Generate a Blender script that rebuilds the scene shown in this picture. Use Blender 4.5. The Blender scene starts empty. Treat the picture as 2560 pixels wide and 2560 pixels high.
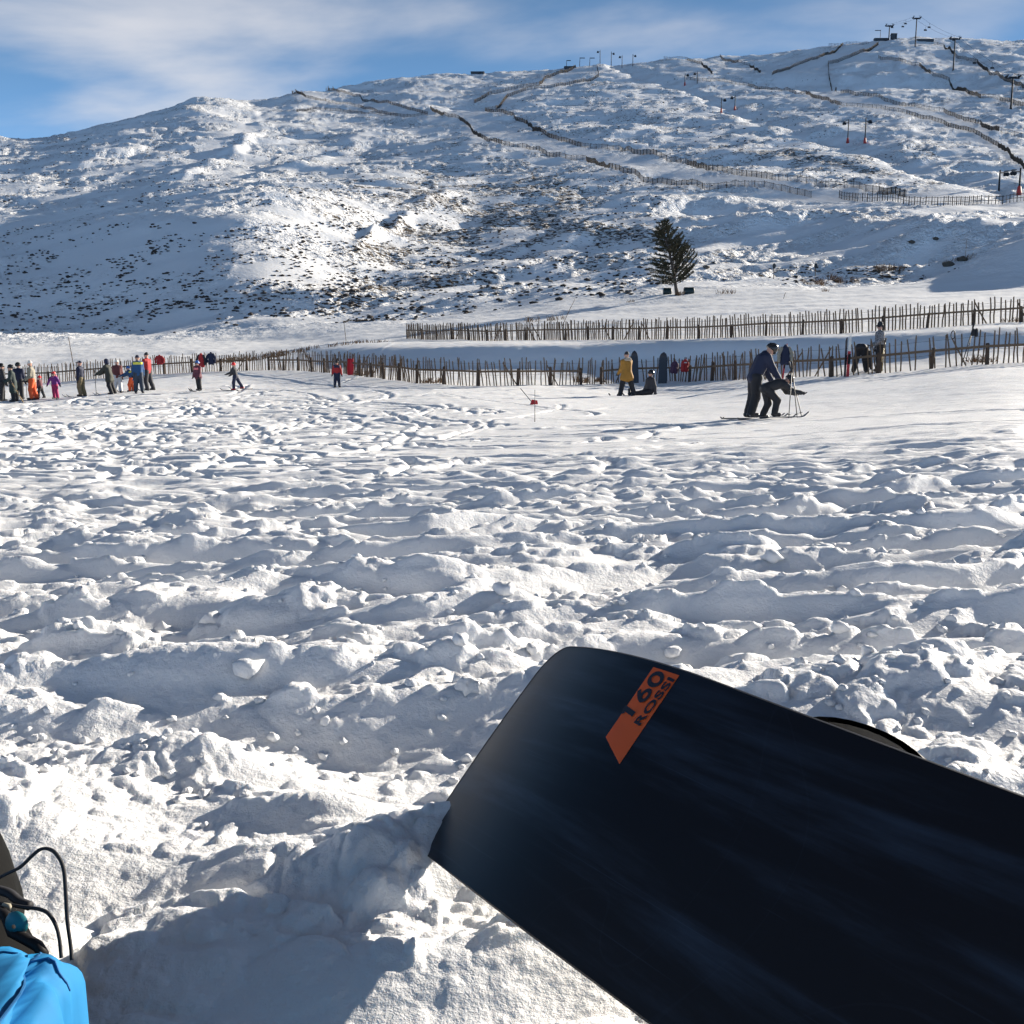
import bpy, bmesh, math, random
import numpy as np
from mathutils import Vector, Matrix, Quaternion

random.seed(7)
RNG = np.random.default_rng(11)
scene = bpy.context.scene
COL = scene.collection

# ------------------------------------------------------------------ camera, sky, sun, exposure
F = 2407.0                      # focal length in photo pixels (photo is 2560 px square)
PITCH = math.radians(8.32)
CAMH = 0.55
cp, sp = math.cos(PITCH), math.sin(PITCH)
cam_d = bpy.data.cameras.new('camera')
cam_d.sensor_fit = 'HORIZONTAL'
cam_d.sensor_width = 36.0
cam_d.lens = 36.0 * F / 2560.0
cam_d.clip_start = 0.02
cam_d.clip_end = 6000
cam = bpy.data.objects.new('camera', cam_d)
COL.objects.link(cam)
cam.location = (0, 0, CAMH)
cam.rotation_euler = (math.pi / 2 - PITCH, 0, 0)
scene.camera = cam

SUN_AZ, SUN_EL = math.radians(52), math.radians(17.8)
SUN = Vector((math.sin(SUN_AZ) * math.cos(SUN_EL), math.cos(SUN_AZ) * math.cos(SUN_EL), math.sin(SUN_EL)))
sl = bpy.data.lights.new('sun', 'SUN')
sl.energy = 5.0
sl.angle = math.radians(0.5)
sl.color = (1.0, 0.91, 0.78)
so = bpy.data.objects.new('sun', sl)
COL.objects.link(so)
so.rotation_euler = SUN.to_track_quat('Z', 'Y').to_euler()
so.location = (30, 15, 20)

world = bpy.data.worlds.new('World')
scene.world = world
world.use_nodes = True
wn = world.node_tree.nodes
wl = world.node_tree.links
wn.clear()


def nd(nodes, t, **kw):
    n = nodes.new(t)
    for k, v in kw.items():
        if k.startswith('i_'):
            key = k[2:]
            n.inputs[int(key) if key.isdigit() else key].default_value = v
        else:
            setattr(n, k, v)
    return n


def mth(nodes, links, op, a, b=None, c=None, clamp=False):
    n = nodes.new('ShaderNodeMath')
    n.operation = op
    n.use_clamp = clamp
    for i, v in enumerate((a, b, c)):
        if v is None:
            continue
        if isinstance(v, (int, float)):
            n.inputs[i].default_value = v
        else:
            links.new(v, n.inputs[i])
    return n.outputs[0]


sky = nd(wn, 'ShaderNodeTexSky', sky_type='NISHITA', sun_disc=False)
sky.sun_elevation = SUN_EL
sky.sun_rotation = SUN_AZ
sky.altitude = 600
sky.air_density = 1.0
sky.dust_density = 0.4
sky.ozone_density = 1.6
SKY_STRENGTH = 0.05
# thin high cloud drawn on a flat layer far above the place
tc = nd(wn, 'ShaderNodeTexCoord')
sepw = nd(wn, 'ShaderNodeSeparateXYZ')
wl.new(tc.outputs['Generated'], sepw.inputs[0])
zz = mth(wn, wl, 'ADD', mth(wn, wl, 'MAXIMUM', sepw.outputs[2], 0.0), 0.10)
cu = mth(wn, wl, 'DIVIDE', sepw.outputs[0], zz)
cv = mth(wn, wl, 'DIVIDE', sepw.outputs[1], zz)
comb = nd(wn, 'ShaderNodeCombineXYZ')
wl.new(cu, comb.inputs[0])
wl.new(cv, comb.inputs[1])
mp = nd(wn, 'ShaderNodeMapping')
mp.inputs['Location'].default_value = (2.7, 1.4, 0)
mp.inputs['Rotation'].default_value = (0, 0, math.radians(-8))
mp.inputs['Scale'].default_value = (0.62, 0.85, 1)
wl.new(comb.outputs[0], mp.inputs[0])
cn = nd(wn, 'ShaderNodeTexNoise', noise_dimensions='2D')
cn.inputs['Scale'].default_value = 1.0
cn.inputs['Detail'].default_value = 7
cn.inputs['Roughness'].default_value = 0.48
cn.inputs['Distortion'].default_value = 0.35
wl.new(mp.outputs[0], cn.inputs['Vector'])
cr = nd(wn, 'ShaderNodeMapRange', interpolation_type='SMOOTHSTEP')
cr.inputs['From Min'].default_value = 0.48
cr.inputs['From Max'].default_value = 0.76
cr.inputs['To Max'].default_value = 0.72
wl.new(cn.outputs[0], cr.inputs['Value'])
cmix = nd(wn, 'ShaderNodeMix', data_type='RGBA')
slant = mth(wn, wl, 'MINIMUM', 1.0, mth(wn, wl, 'DIVIDE', 0.30, mth(wn, wl, 'MAXIMUM', sepw.outputs[2], 0.05)))   # thin cloud is seen through more of its depth low in the sky
wl.new(mth(wn, wl, 'MULTIPLY', cr.outputs[0], mth(wn, wl, 'POWER', slant, 1.3)), cmix.inputs[0])
skyt = nd(wn, 'ShaderNodeMix', data_type='RGBA', blend_type='MULTIPLY')
skyt.inputs[0].default_value = 1.0
skyt.inputs[7].default_value = (0.14, 0.20, 0.30, 1)
wl.new(sky.outputs[0], skyt.inputs[6])
veil = nd(wn, 'ShaderNodeMix', data_type='RGBA')      # thin high haze, thicker towards the horizon
vt = mth(wn, wl, 'MULTIPLY', 0.9, mth(wn, wl, 'POWER', 2.718, mth(wn, wl, 'DIVIDE', mth(wn, wl, 'MAXIMUM', sepw.outputs[2], 0.0), -0.20)))
wl.new(vt, veil.inputs[0])
wl.new(skyt.outputs[2], veil.inputs[6])
veil.inputs[7].default_value = (5.6, 12.0, 21.5, 1)
wl.new(veil.outputs[2], cmix.inputs[6])
cmix.inputs[7].default_value = (8.6, 8.4, 8.5, 1)
bg = nd(wn, 'ShaderNodeBackground')
bg.inputs[1].default_value = SKY_STRENGTH
wl.new(cmix.outputs[2], bg.inputs[0])
wo = nd(wn, 'ShaderNodeOutputWorld')
wl.new(bg.outputs[0], wo.inputs[0])

scene.view_settings.view_transform = 'Standard'
scene.view_settings.look = 'None'
scene.view_settings.exposure = 1.0
scene.view_settings.gamma = 1.0
scene.view_settings.use_curve_mapping = False
scene.cycles.max_bounces = 6
scene.cycles.diffuse_bounces = 1
scene.cycles.glossy_bounces = 2
scene.cycles.transmission_bounces = 2
scene.cycles.transparent_max_bounces = 4
scene.cycles.use_denoising = True
scene.cycles.use_adaptive_sampling = True
scene.cycles.adaptive_threshold = 0.03

# ------------------------------------------------------------------ small helpers


def tag(o, label=None, cat=None, group=None, kind=None):
    if label:
        o['label'] = label
    if cat:
        o['category'] = cat
    if group:
        o['group'] = group
    if kind:
        o['kind'] = kind
    return o


def empty(name, loc=(0, 0, 0), rz=0.0):
    o = bpy.data.objects.new(name, None)
    o.empty_display_size = 0.1
    COL.objects.link(o)
    o.location = loc
    o.rotation_euler = (0, 0, rz)
    return o


def link(name, me, parent=None, loc=None, rot=None):
    o = bpy.data.objects.new(name, me)
    COL.objects.link(o)
    if parent is not None:
        o.parent = parent
    if loc is not None:
        o.location = loc
    if rot is not None:
        o.rotation_euler = rot
    return o


def np_mesh(name, V, Q, mats=(), smooth=True, fm=None):
    V = np.asarray(V, dtype=np.float32)
    Q = np.asarray(Q, dtype=np.int32)
    k = Q.shape[1]
    me = bpy.data.meshes.new(name)
    me.vertices.add(len(V))
    me.vertices.foreach_set('co', V.ravel())
    me.loops.add(Q.size)
    me.loops.foreach_set('vertex_index', Q.ravel())
    me.polygons.add(len(Q))
    me.polygons.foreach_set('loop_start', np.arange(0, Q.size, k, dtype=np.int32))
    me.polygons.foreach_set('loop_total', np.full(len(Q), k, dtype=np.int32))
    if smooth:
        me.polygons.foreach_set('use_smooth', np.ones(len(Q), dtype=bool))
    for m in mats:
        me.materials.append(m)
    if fm is not None:
        me.polygons.foreach_set('material_index', np.asarray(fm, dtype=np.int32))
    me.update(calc_edges=True)
    return me


class MB:
    """collects simple shapes into one mesh"""

    def __init__(self):
        self.v = []
        self.f = []

    def add(self, vs, fs):
        b = len(self.v)
        self.v += [tuple(p) for p in vs]
        self.f += [tuple(i + b for i in f) for f in fs]
        return self

    def box(self, c, s, R=None):
        vs = []
        for dx in (-.5, .5):
            for dy in (-.5, .5):
                for dz in (-.5, .5):
                    p = Vector((dx * s[0], dy * s[1], dz * s[2]))
                    if R is not None:
                        p = R @ p
                    vs.append(p + Vector(c))
        fs = [(0, 1, 3, 2), (4, 6, 7, 5), (0, 4, 5, 1), (2, 3, 7, 6), (0, 2, 6, 4), (1, 5, 7, 3)]
        return self.add(vs, fs)

    def tube(self, pts, radii, n=6, cap=True):
        pts = [Vector(p) for p in pts]
        if isinstance(radii, (int, float)):
            radii = [radii] * len(pts)
        vs, fs = [], []
        ref = None
        for i, p in enumerate(pts):
            t = (pts[min(i + 1, len(pts) - 1)] - pts[max(i - 1, 0)])
            if t.length < 1e-9:
                t = Vector((0, 0, 1))
            t.normalize()
            if ref is None:
                ref = t.orthogonal().normalized()
            else:
                ref = (ref - t * ref.dot(t))
                ref = ref.normalized() if ref.length > 1e-6 else t.orthogonal().normalized()
            bi = t.cross(ref)
            for k in range(n):
                a = 2 * math.pi * k / n
                vs.append(p + (ref * math.cos(a) + bi * math.sin(a)) * radii[i])
        for i in range(len(pts) - 1):
            for k in range(n):
                k2 = (k + 1) % n
                fs.append((i * n + k, i * n + k2, (i + 1) * n + k2, (i + 1) * n + k))
        if cap:
            fs.append(tuple(range(n - 1, -1, -1)))
            fs.append(tuple((len(pts) - 1) * n + k for k in range(n)))
        return self.add(vs, fs)

    def mesh(self, name, mat, smooth=False):
        me = bpy.data.meshes.new(name)
        me.from_pydata(self.v, [], self.f)
        if mat is not None:
            me.materials.append(mat)
        if smooth:
            for p in me.polygons:
                p.use_smooth = True
        me.update()
        return me

    def build(self, name, mat, parent=None, smooth=False, loc=None, rot=None):
        return link(name, self.mesh(name, mat, smooth), parent, loc, rot)


# ------------------------------------------------------------------ numpy noise
_perm = np.random.default_rng(3).permutation(256).astype(np.int32)
_perm = np.concatenate([_perm, _perm])
_ga = np.random.default_rng(4).random(256) * 2 * np.pi
_gx, _gy = np.cos(_ga).astype(np.float32), np.sin(_ga).astype(np.float32)


def perlin(x, y, seed=0):
    x = np.asarray(x, dtype=np.float32) + seed * 17.31
    y = np.asarray(y, dtype=np.float32) + seed * 9.77
    xi = np.floor(x).astype(np.int32)
    yi = np.floor(y).astype(np.int32)
    xf = x - xi
    yf = y - yi
    u = xf * xf * xf * (xf * (xf * 6 - 15) + 10)
    v = yf * yf * yf * (yf * (yf * 6 - 15) + 10)
    x0, x1, y0, y1 = xi & 255, (xi + 1) & 255, yi & 255, (yi + 1) & 255

    def g(a, b, fx, fy):
        h = _perm[_perm[a] + b]
        return _gx[h] * fx + _gy[h] * fy
    n00 = g(x0, y0, xf, yf)
    n10 = g(x1, y0, xf - 1, yf)
    n01 = g(x0, y1, xf, yf - 1)
    n11 = g(x1, y1, xf - 1, yf - 1)
    a = n00 + u * (n10 - n00)
    b = n01 + u * (n11 - n01)
    return (a + v * (b - a)) * 1.4


def sstep(a, b, x):
    t = np.clip((np.asarray(x, dtype=np.float64) - a) / (b - a), 0, 1)
    return t * t * (3 - 2 * t)


def pchip(x, y, q):
    """monotone cubic through (x, y), evaluated at q (flat extrapolation)"""
    x = np.asarray(x, float)
    y = np.asarray(y, float)
    h = np.diff(x)
    dl = np.diff(y) / h
    m = np.zeros_like(y)
    for i in range(1, len(x) - 1):
        if dl[i - 1] * dl[i] > 0:
            w1, w2 = 2 * h[i] + h[i - 1], h[i] + 2 * h[i - 1]
            m[i] = (w1 + w2) / (w1 / dl[i - 1] + w2 / dl[i])
    m[0], m[-1] = dl[0], dl[-1]
    q = np.clip(q, x[0], x[-1])
    i = np.clip(np.searchsorted(x, q) - 1, 0, len(h) - 1)
    t = (q - x[i]) / h[i]
    return ((2 * t ** 3 - 3 * t ** 2 + 1) * y[i] + (t ** 3 - 2 * t ** 2 + t) * h[i] * m[i]
            + (-2 * t ** 3 + 3 * t ** 2) * y[i + 1] + (t ** 3 - t ** 2) * h[i] * m[i + 1])


def row2Z(d, row):
    e = (1280.0 - row) / F
    return d * (e * cp - sp) / (cp + e * sp)


def pixpos(px, row, d):
    """world point seen at photo pixel (px, row) at distance d north of the camera"""
    Z = row2Z(d, row)
    fwd = d * cp - Z * sp
    return Vector((fwd * (px - 1280.0) / F, d, CAMH + Z))


def project(p):
    x, y, z = p[0], p[1], p[2] - CAMH
    fwd = y * cp - z * sp
    up = y * sp + z * cp
    return 1280 + F * x / fwd, 1280 - F * up / fwd


# ------------------------------------------------------------------ materials
MATS = {}


def mat_simple(name, col, rough=0.7, metal=0.0, var=0.15, scale=8.0, bump=0.0, spec=0.5, coord='Object', sheen=0.0):
    if name in MATS:
        return MATS[name]
    m = bpy.data.materials.new(name)
    m.use_nodes = True
    N, L = m.node_tree.nodes, m.node_tree.links
    b = N['Principled BSDF']
    b.inputs['Roughness'].default_value = rough
    b.inputs['Metallic'].default_value = metal
    b.inputs['Specular IOR Level'].default_value = spec
    if sheen:
        b.inputs['Sheen Weight'].default_value = sheen
    t = nd(N, 'ShaderNodeTexCoord')
    n = nd(N, 'ShaderNodeTexNoise')
    n.inputs['Scale'].default_value = scale
    n.inputs['Detail'].default_value = 4
    L.new(t.outputs[coord], n.inputs['Vector'])
    mx = nd(N, 'ShaderNodeMix', data_type='RGBA')
    L.new(n.outputs[0], mx.inputs[0])
    mx.inputs[6].default_value = tuple(max(0, c * (1 - var)) for c in col) + (1,)
    mx.inputs[7].default_value = tuple(min(1, c * (1 + var)) for c in col) + (1,)
    L.new(mx.outputs[2], b.inputs['Base Color'])
    if bump:
        bp = nd(N, 'ShaderNodeBump')
        bp.inputs['Strength'].default_value = bump
        bp.inputs['Distance'].default_value = 0.02
        L.new(n.outputs[0], bp.inputs['Height'])
        L.new(bp.outputs[0], b.inputs['Normal'])
    MATS[name] = m
    return m


def mat_snow(name, bumps, hill=False, sss=0.0, sparkle=False):
    m = bpy.data.materials.new(name)
    m.use_nodes = True
    N, L = m.node_tree.nodes, m.node_tree.links
    b = N['Principled BSDF']
    b.inputs['Roughness'].default_value = 0.65
    b.inputs['Specular IOR Level'].default_value = 0.25
    t = nd(N, 'ShaderNodeTexCoord')
    h = None
    prev = None
    for sc, dist, st, det in bumps:
        n = nd(N, 'ShaderNodeTexNoise')
        n.inputs['Scale'].default_value = sc
        n.inputs['Detail'].default_value = det
        n.inputs['Roughness'].default_value = 0.6
        L.new(t.outputs['Object'], n.inputs['Vector'])
        bp = nd(N, 'ShaderNodeBump')
        bp.inputs['Strength'].default_value = st
        bp.inputs['Distance'].default_value = dist
        if hill:
            ra = nd(N, 'ShaderNodeAttribute', attribute_name='rgh')
            L.new(mth(N, L, 'MULTIPLY', ra.outputs['Fac'], st), bp.inputs['Strength'])
        L.new(n.outputs[0], bp.inputs['Height'])
        if prev is not None:
            L.new(prev, bp.inputs['Normal'])
        prev = bp.outputs[0]
    if prev is not None:
        L.new(prev, b.inputs['Normal'])
    snow = (0.85, 0.855, 0.86, 1)
    if sss:
        b.inputs['Subsurface Weight'].default_value = sss
        b.inputs['Subsurface Radius'].default_value = (0.022, 0.026, 0.03)
        b.inputs['Subsurface Scale'].default_value = 0.5
    if hill:
        at = nd(N, 'ShaderNodeAttribute', attribute_name='veg')
        mpn = nd(N, 'ShaderNodeMapping')
        mpn.inputs['Scale'].default_value = (0.7, 1.5, 2.2)
        mpn.inputs['Rotation'].default_value = (0, 0, 0.35)
        L.new(t.outputs['Object'], mpn.inputs[0])
        n1 = nd(N, 'ShaderNodeTexNoise')
        n1.inputs['Scale'].default_value = 1.0
        n1.inputs['Detail'].default_value = 5
        n1.inputs['Roughness'].default_value = 0.68
        L.new(mpn.outputs[0], n1.inputs['Vector'])
        th = mth(N, L, 'SUBTRACT', 0.70, mth(N, L, 'MULTIPLY', at.outputs['Fac'], 0.28))
        ms = mth(N, L, 'MULTIPLY', mth(N, L, 'SUBTRACT', n1.outputs[0], th), 14.0, clamp=True)
        n2 = nd(N, 'ShaderNodeTexNoise')
        n2.inputs['Scale'].default_value = 0.12
        L.new(t.outputs['Object'], n2.inputs['Vector'])
        hc = nd(N, 'ShaderNodeMix', data_type='RGBA')
        L.new(n2.outputs[0], hc.inputs[0])
        hc.inputs[6].default_value = (0.045, 0.035, 0.028, 1)
        hc.inputs[7].default_value = (0.13, 0.095, 0.06, 1)
        mx = nd(N, 'ShaderNodeMix', data_type='RGBA')
        L.new(ms, mx.inputs[0])
        mx.inputs[6].default_value = snow
        L.new(hc.outputs[2], mx.inputs[7])
        L.new(mx.outputs[2], b.inputs['Base Color'])
    else:
        n = nd(N, 'ShaderNodeTexNoise')
        n.inputs['Scale'].default_value = 3.0
        n.inputs['Detail'].default_value = 5
        L.new(t.outputs['Object'], n.inputs['Vector'])
        mx = nd(N, 'ShaderNodeMix', data_type='RGBA')
        L.new(n.outputs[0], mx.inputs[0])
        mx.inputs[6].default_value = (0.83, 0.835, 0.845, 1)
        mx.inputs[7].default_value = (0.88, 0.88, 0.88, 1)
        L.new(mx.outputs[2], b.inputs['Base Color'])
    return m


M_SNOW = mat_snow('churned_snow', [(26, 0.02, 0.22, 4), (110, 0.006, 0.42, 3), (620, 0.0015, 0.4, 2)], sss=0.15)
M_CRUMB = mat_snow('snow_crumb', [(60, 0.01, 0.5, 3), (400, 0.002, 0.5, 2)])
M_HILL = mat_snow('windblown_snow_on_heather', [(0.35, 1.4, 0.7, 5), (1.6, 0.45, 1.0, 3)], hill=True)
M_WOOD = mat_simple('weathered_wood', (0.15, 0.10, 0.062), 0.85, var=0.5, scale=14, bump=0.4)
M_WOOD2 = mat_simple('brown_fence_post', (0.075, 0.048, 0.032), 0.85, var=0.45, scale=10, bump=0.4)
M_FARWOOD = mat_simple('dark_far_fence_wood', (0.055, 0.042, 0.033), 0.9, var=0.4, scale=2)
M_WIRE = mat_simple('rusty_wire', (0.10, 0.085, 0.075), 0.6, 0.6)
M_DARKMETAL = mat_simple('dark_painted_steel', (0.022, 0.024, 0.028), 0.7, 0.0, spec=.2)
M_REDPAD = mat_simple('red_crash_padding', (0.40, 0.03, 0.022), 0.6)
M_HEATHER = mat_simple('dark_heather', (0.045, 0.034, 0.028), 0.95, var=0.5, scale=3)
M_GRASS = mat_simple('dry_grass', (0.22, 0.13, 0.07), 0.9, var=0.5, scale=5)
M_BARK = mat_simple('pine_bark', (0.10, 0.075, 0.06), 0.9, var=0.4, scale=9, bump=0.5)
M_NEEDLE = mat_simple('pine_needles', (0.065, 0.058, 0.030), 0.85, var=0.6, scale=2.2)
M_SKIN = mat_simple('skin', (0.55, 0.32, 0.24), 0.6, var=0.08)
M_BLACK = mat_simple('black_fabric', (0.022, 0.022, 0.026), 0.8, var=0.3)


def cloth(name, col, rough=0.75):
    return mat_simple(name, col, rough, var=0.18, scale=9, bump=0.15)


# ------------------------------------------------------------------ terrain: one fan-shaped height field
COLS = np.array([-1600, 0, 320, 640, 960, 1280, 1600, 1920, 2240, 2560, 4200], float)
KN = [  # (d,row) for photo columns 0,320,640,960,1280,1600,1920,2240,2560
    # people line
    [(44, 1003), (44, 985), (44, 976), (41, 972), (37, 985), (37, 990), (33, 968), (30, 950), (28, 928)],
    # lower fence base
    [(60, 962), (60, 942), (60, 926), (46, 950), (42, 966), (46, 957), (38, 948), (34, 932), (33, 905)],
    # bank foot
    [(68, 940), (68, 918), (67, 905), (54, 915), (51, 918), (51, 908), (44, 893), (40, 885), (38, 862)],
    # bank middle
    [(74, 915), (74, 898), (73, 888), (56.5, 890), (52, 888), (51.9, 876), (44.9, 863), (41, 852), (39, 834)],
    # bank top
    [(80, 893), (80, 880), (80, 870), (60, 868), (53.2, 864), (53, 857), (46, 847), (42.2, 834), (40.3, 815)],
    # upper fence base
    [(90, 872), (90, 865), (90, 857), (74, 852), (65, 851), (56, 850), (51, 841), (47, 827), (45, 806)],
    [(104, 845), (104, 838), (99, 832), (90, 820), (85, 800), (72, 808), (67, 798), (62, 793), (60, 777)],
    [(119, 800), (116, 795), (108, 790), (112, 786), (110, 755), (103, 738), (95, 735), (92, 728), (80, 738)],
    [(132, 735), (126, 730), (117, 735), (127, 733), (135, 705), (125, 690), (118, 695), (115, 695), (92, 690)],
    [(145, 675), (137, 665), (127, 675), (144, 682), (160, 650), (150, 630), (140, 650), (135, 650), (103, 620)],
    [(157, 632), (149, 600), (138, 610), (165, 617), (190, 595), (180, 570), (165, 590), (160, 590), (115, 585)],
    [(169, 612), (161, 545), (150, 545), (192, 553), (225, 535), (215, 520), (195, 545), (185, 540), (150, 555)],
    [(208, 560), (195, 515), (176, 488), (232, 490), (265, 475), (260, 460), (235, 485), (225, 490), (200, 508)],
    [(255, 480), (260, 465), (262, 448), (325, 415), (320, 405), (320, 392), (300, 405), (290, 410), (285, 420)],
    [(305, 415), (325, 390), (365, 360), (400, 345), (400, 330), (410, 308), (390, 318), (380, 325), (380, 328)],
    [(345, 372), (385, 330), (430, 300), (490, 270), (510, 245), (530, 228), (520, 228), (520, 215), (520, 215)],
    # skyline
    [(385, 345), (445, 292), (505, 247), (600, 199), (640, 179), (670, 156), (710, 134), (730, 95), (740, 96)],
]
NEARD = [0.25, 1.0, 2.5, 5.0, 10.0, 20.0]
NEARZ = [  # height relative to the camera
    [-.55] * 9, [-.55] * 9,
    [-.64, -.64, -.63, -.62, -.61, -.60, -.59, -.58, -.57],
    [-.85, -.84, -.82, -.79, -.76, -.73, -.70, -.67, -.64],
    [-1.18, -1.16, -1.12, -1.07, -1.02, -.96, -.90, -.83, -.76],
    [-1.50, -1.46, -1.41, -1.35, -1.27, -1.17, -1.05, -.85, -.66],
]
_out = np.concatenate([np.arange(20, 1000, 20.0), np.geomspace(1010, 8800, 14)])
NO = len(_out)
PXC = np.concatenate([-240 - _out[::-1], np.arange(-240, 2801, 5.6), 2800 + _out])
_d = [0.25]
while _d[-1] < 1150:
    d = _d[-1]
    k = 0.02 if d < 0.55 else (0.0040 if d < 9 else (0.0043 if d < 34 else (0.0044 if d < 62 else (0.0057 if d < 820 else 0.03))))
    _d.append(d * (1 + k))
D = np.array(_d)
NR, NC = len(D), len(PXC)


def ext(vals):
    v = list(vals)
    return np.array([v[0]] + v + [v[-1]], float)


def gsm(v, sig):
    """gaussian smoothing over the evenly spaced photo columns"""
    n = int(sig / 5.6 * 3)
    k = np.exp(-0.5 * (np.arange(-n, n + 1) * 5.6 / sig) ** 2)
    k /= k.sum()
    m = v.copy()
    a, b = NO, len(v) - NO
    core = np.concatenate([np.full(n, v[a]), v[a:b], np.full(n, v[b - 1])])
    m[a:b] = np.convolve(core, k, 'valid')
    return m


KD, KZ = [], []
for dd, zz_ in zip(NEARD, NEARZ):
    KD.append(np.full(NC, dd))
    KZ.append(pchip(COLS, ext(zz_), PXC))
for kn in KN:
    sg = 130 if kn[0][0] > 100 else 70
    dk = gsm(pchip(COLS, ext([a for a, b in kn]), PXC), sg)
    rk = gsm(pchip(COLS, ext([b for a, b in kn]), PXC), sg)
    KD.append(dk)
    KZ.append(row2Z(dk, rk))
KD, KZ = np.array(KD), np.array(KZ)
Z = np.zeros((NR, NC))
for c in range(NC):
    zc = pchip(KD[:, c], KZ[:, c], D)
    ds, zs = KD[-1, c], KZ[-1, c]
    over = D > ds
    t = D[over] - ds
    zc[over] = zs + 0.10 * t - 0.0022 * t ** 2 * (t < 120) - (t >= 120) * (0.0022 * 120 ** 2 + 0.43 * (t - 120))
    Z[:, c] = zc
SKYX = [-300, 0, 100, 200, 300, 400, 470, 500, 560, 600, 650, 700, 740, 800, 900, 1000, 1100, 1200, 1300, 1400, 1500, 1600, 1700, 1800, 1900, 2000, 2100, 2200, 2260, 2350, 2450, 2560, 2900]
SKYY = [352, 348, 345, 325, 298, 272, 247, 242, 241, 243, 249, 243, 231, 224, 213, 194, 186, 183, 178, 168, 161, 156, 148, 144, 137, 125, 112, 99, 93, 97, 99, 97, 99]


def rows_of(Zm):
    Y = D[:, None]
    fwd = Y * cp - Zm * sp
    return 1280 - F * (Y * sp + Zm * cp) / fwd


R0 = rows_of(Z)
cur = R0.min(axis=0)
delta = gsm(np.interp(PXC, SKYX, SKYY), 14) - gsm(cur, 45)
broad = gsm(delta, 170)
wgt = sstep(170, 380, D)[:, None]
wsk = sstep(.72, .98, D[:, None] / KD[-1][None, :])
Rn = R0 + broad[None, :] * wgt + (delta - broad)[None, :] * wsk
Z = row2Z(np.broadcast_to(D[:, None], Z.shape), Rn)
# smooth the far columns a little
for _ in range(3):
    Zs = Z.copy()
    Zs[:, 1:-1] = (Z[:, :-2] + 2 * Z[:, 1:-1] + Z[:, 2:]) / 4
    Z = np.where((D[:, None] > 62), Zs, Z)
Yg = np.broadcast_to(D[:, None], Z.shape).astype(np.float32)


def Xof(Zm):
    return ((Yg * cp - Zm * sp) * (PXC[None, :] - 1280.0) / F)


X = Xof(Z)
ROW = rows_of(Z)
PXM = np.broadcast_to(PXC[None, :], Z.shape)


def pix2d(px, row, table=None):
    tb = ROW if table is None else table
    c = int(np.clip(np.searchsorted(PXC, px), 1, NC - 1))
    col = tb[:, c]
    rm = np.minimum.accumulate(col)
    j = int(np.argmax(rm <= row))
    if rm[j] > row:
        j = int(np.argmin(col))
    return float(D[j])


def seg_dist(pts, A=None, B=None):
    """distance in photo pixels of every far vertex to a polyline"""
    best = np.full(ROWF.shape, 1e9)
    for (x0, y0), (x1, y1) in zip(pts[:-1], pts[1:]):
        dx, dy = x1 - x0, y1 - y0
        t = np.clip(((PXF - x0) * dx + (ROWF - y0) * dy) / (dx * dx + dy * dy), 0, 1)
        best = np.minimum(best, np.hypot(PXF - x0 - t * dx, ROWF - y0 - t * dy))
    return best


# ---- broad relief of the hill: hollows (shaded) and mounds at their real places
FEAT = [  # px, row, rx, ry, height
    (1770, 522, 7.5, 9, -3.0), (1700, 505, 6, 7, 0.6),
    (2150, 205, 42, 20, -7.5), (2330, 200, 25, 16, -3.0), (1950, 200, 18, 14, -3.5),
    (1180, 262, 14, 12, -3.2), (1690, 215, 12, 9, -2.0), (1560, 200, 12, 10, -2.2),
    (660, 262, 16, 12, -2.0), (560, 300, 14, 10, 0.8), (700, 340, 10, 9, -2.0), (255, 335, 9, 7, -2.0), (290, 330, 6, 5, 1.2),
    (620, 395, 22, 10, -2.5), (720, 430, 24, 9, -2.0),
    (2300, 640, 15, 7, -2.2), (2080, 620, 12, 7, -1.6), (1930, 600, 8, 6, -1.0), (1850, 640, 9, 6, -1.2), (2420, 585, 10, 6, 1.2),
    (2200, 688, 9, 3.5, 1.1), (1950, 560, 12, 7, 1.5), (2130, 545, 9, 6, 1.2),
    (2600, 640, 11, 8, 2.5),
    (930, 700, 8, 9, -1.8), (1010, 560, 7, 7, -1.4), (1180, 520, 8, 6, -1.2), (1230, 560, 8, 6, -1.2), (1290, 640, 8, 6, -1.2), (1420, 700, 8, 6, -1.3),
    (1080, 660, 8, 7, -1.3), (880, 790, 6, 5, -.8), (1500, 610, 7, 6, -1.2), (1480, 480, 8, 7, -1.2), (1120, 430, 8, 6, -1.3), (940, 470, 7, 6, -1.3),
    (1990, 340, 10, 8, -1.6), (2470, 420, 9, 7, -1.5), (2380, 395, 8, 6, -1.3), (1850, 410, 7, 6, -1.2), (2080, 330, 7, 5, 1.3),
    (1300, 205, 10, 8, -1.8), (960, 225, 12, 8, -1.8), (1420, 260, 9, 7, -1.3), (1550, 300, 9, 7, -1.2), (1450, 300, 8, 7, -1.2),
]
J0 = int(np.searchsorted(D, 64.0))
FZ = np.zeros_like(Z)
for px, row, rx, ry, h in FEAT:
    d0 = pix2d(px, row)
    x0 = float(np.interp(px, PXC, X[np.searchsorted(D, d0)]))
    q = ((X - x0) / rx) ** 2 + ((Yg - d0) / ry) ** 2
    FZ += h * np.exp(-q * 0.9) * (q < 9)
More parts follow.
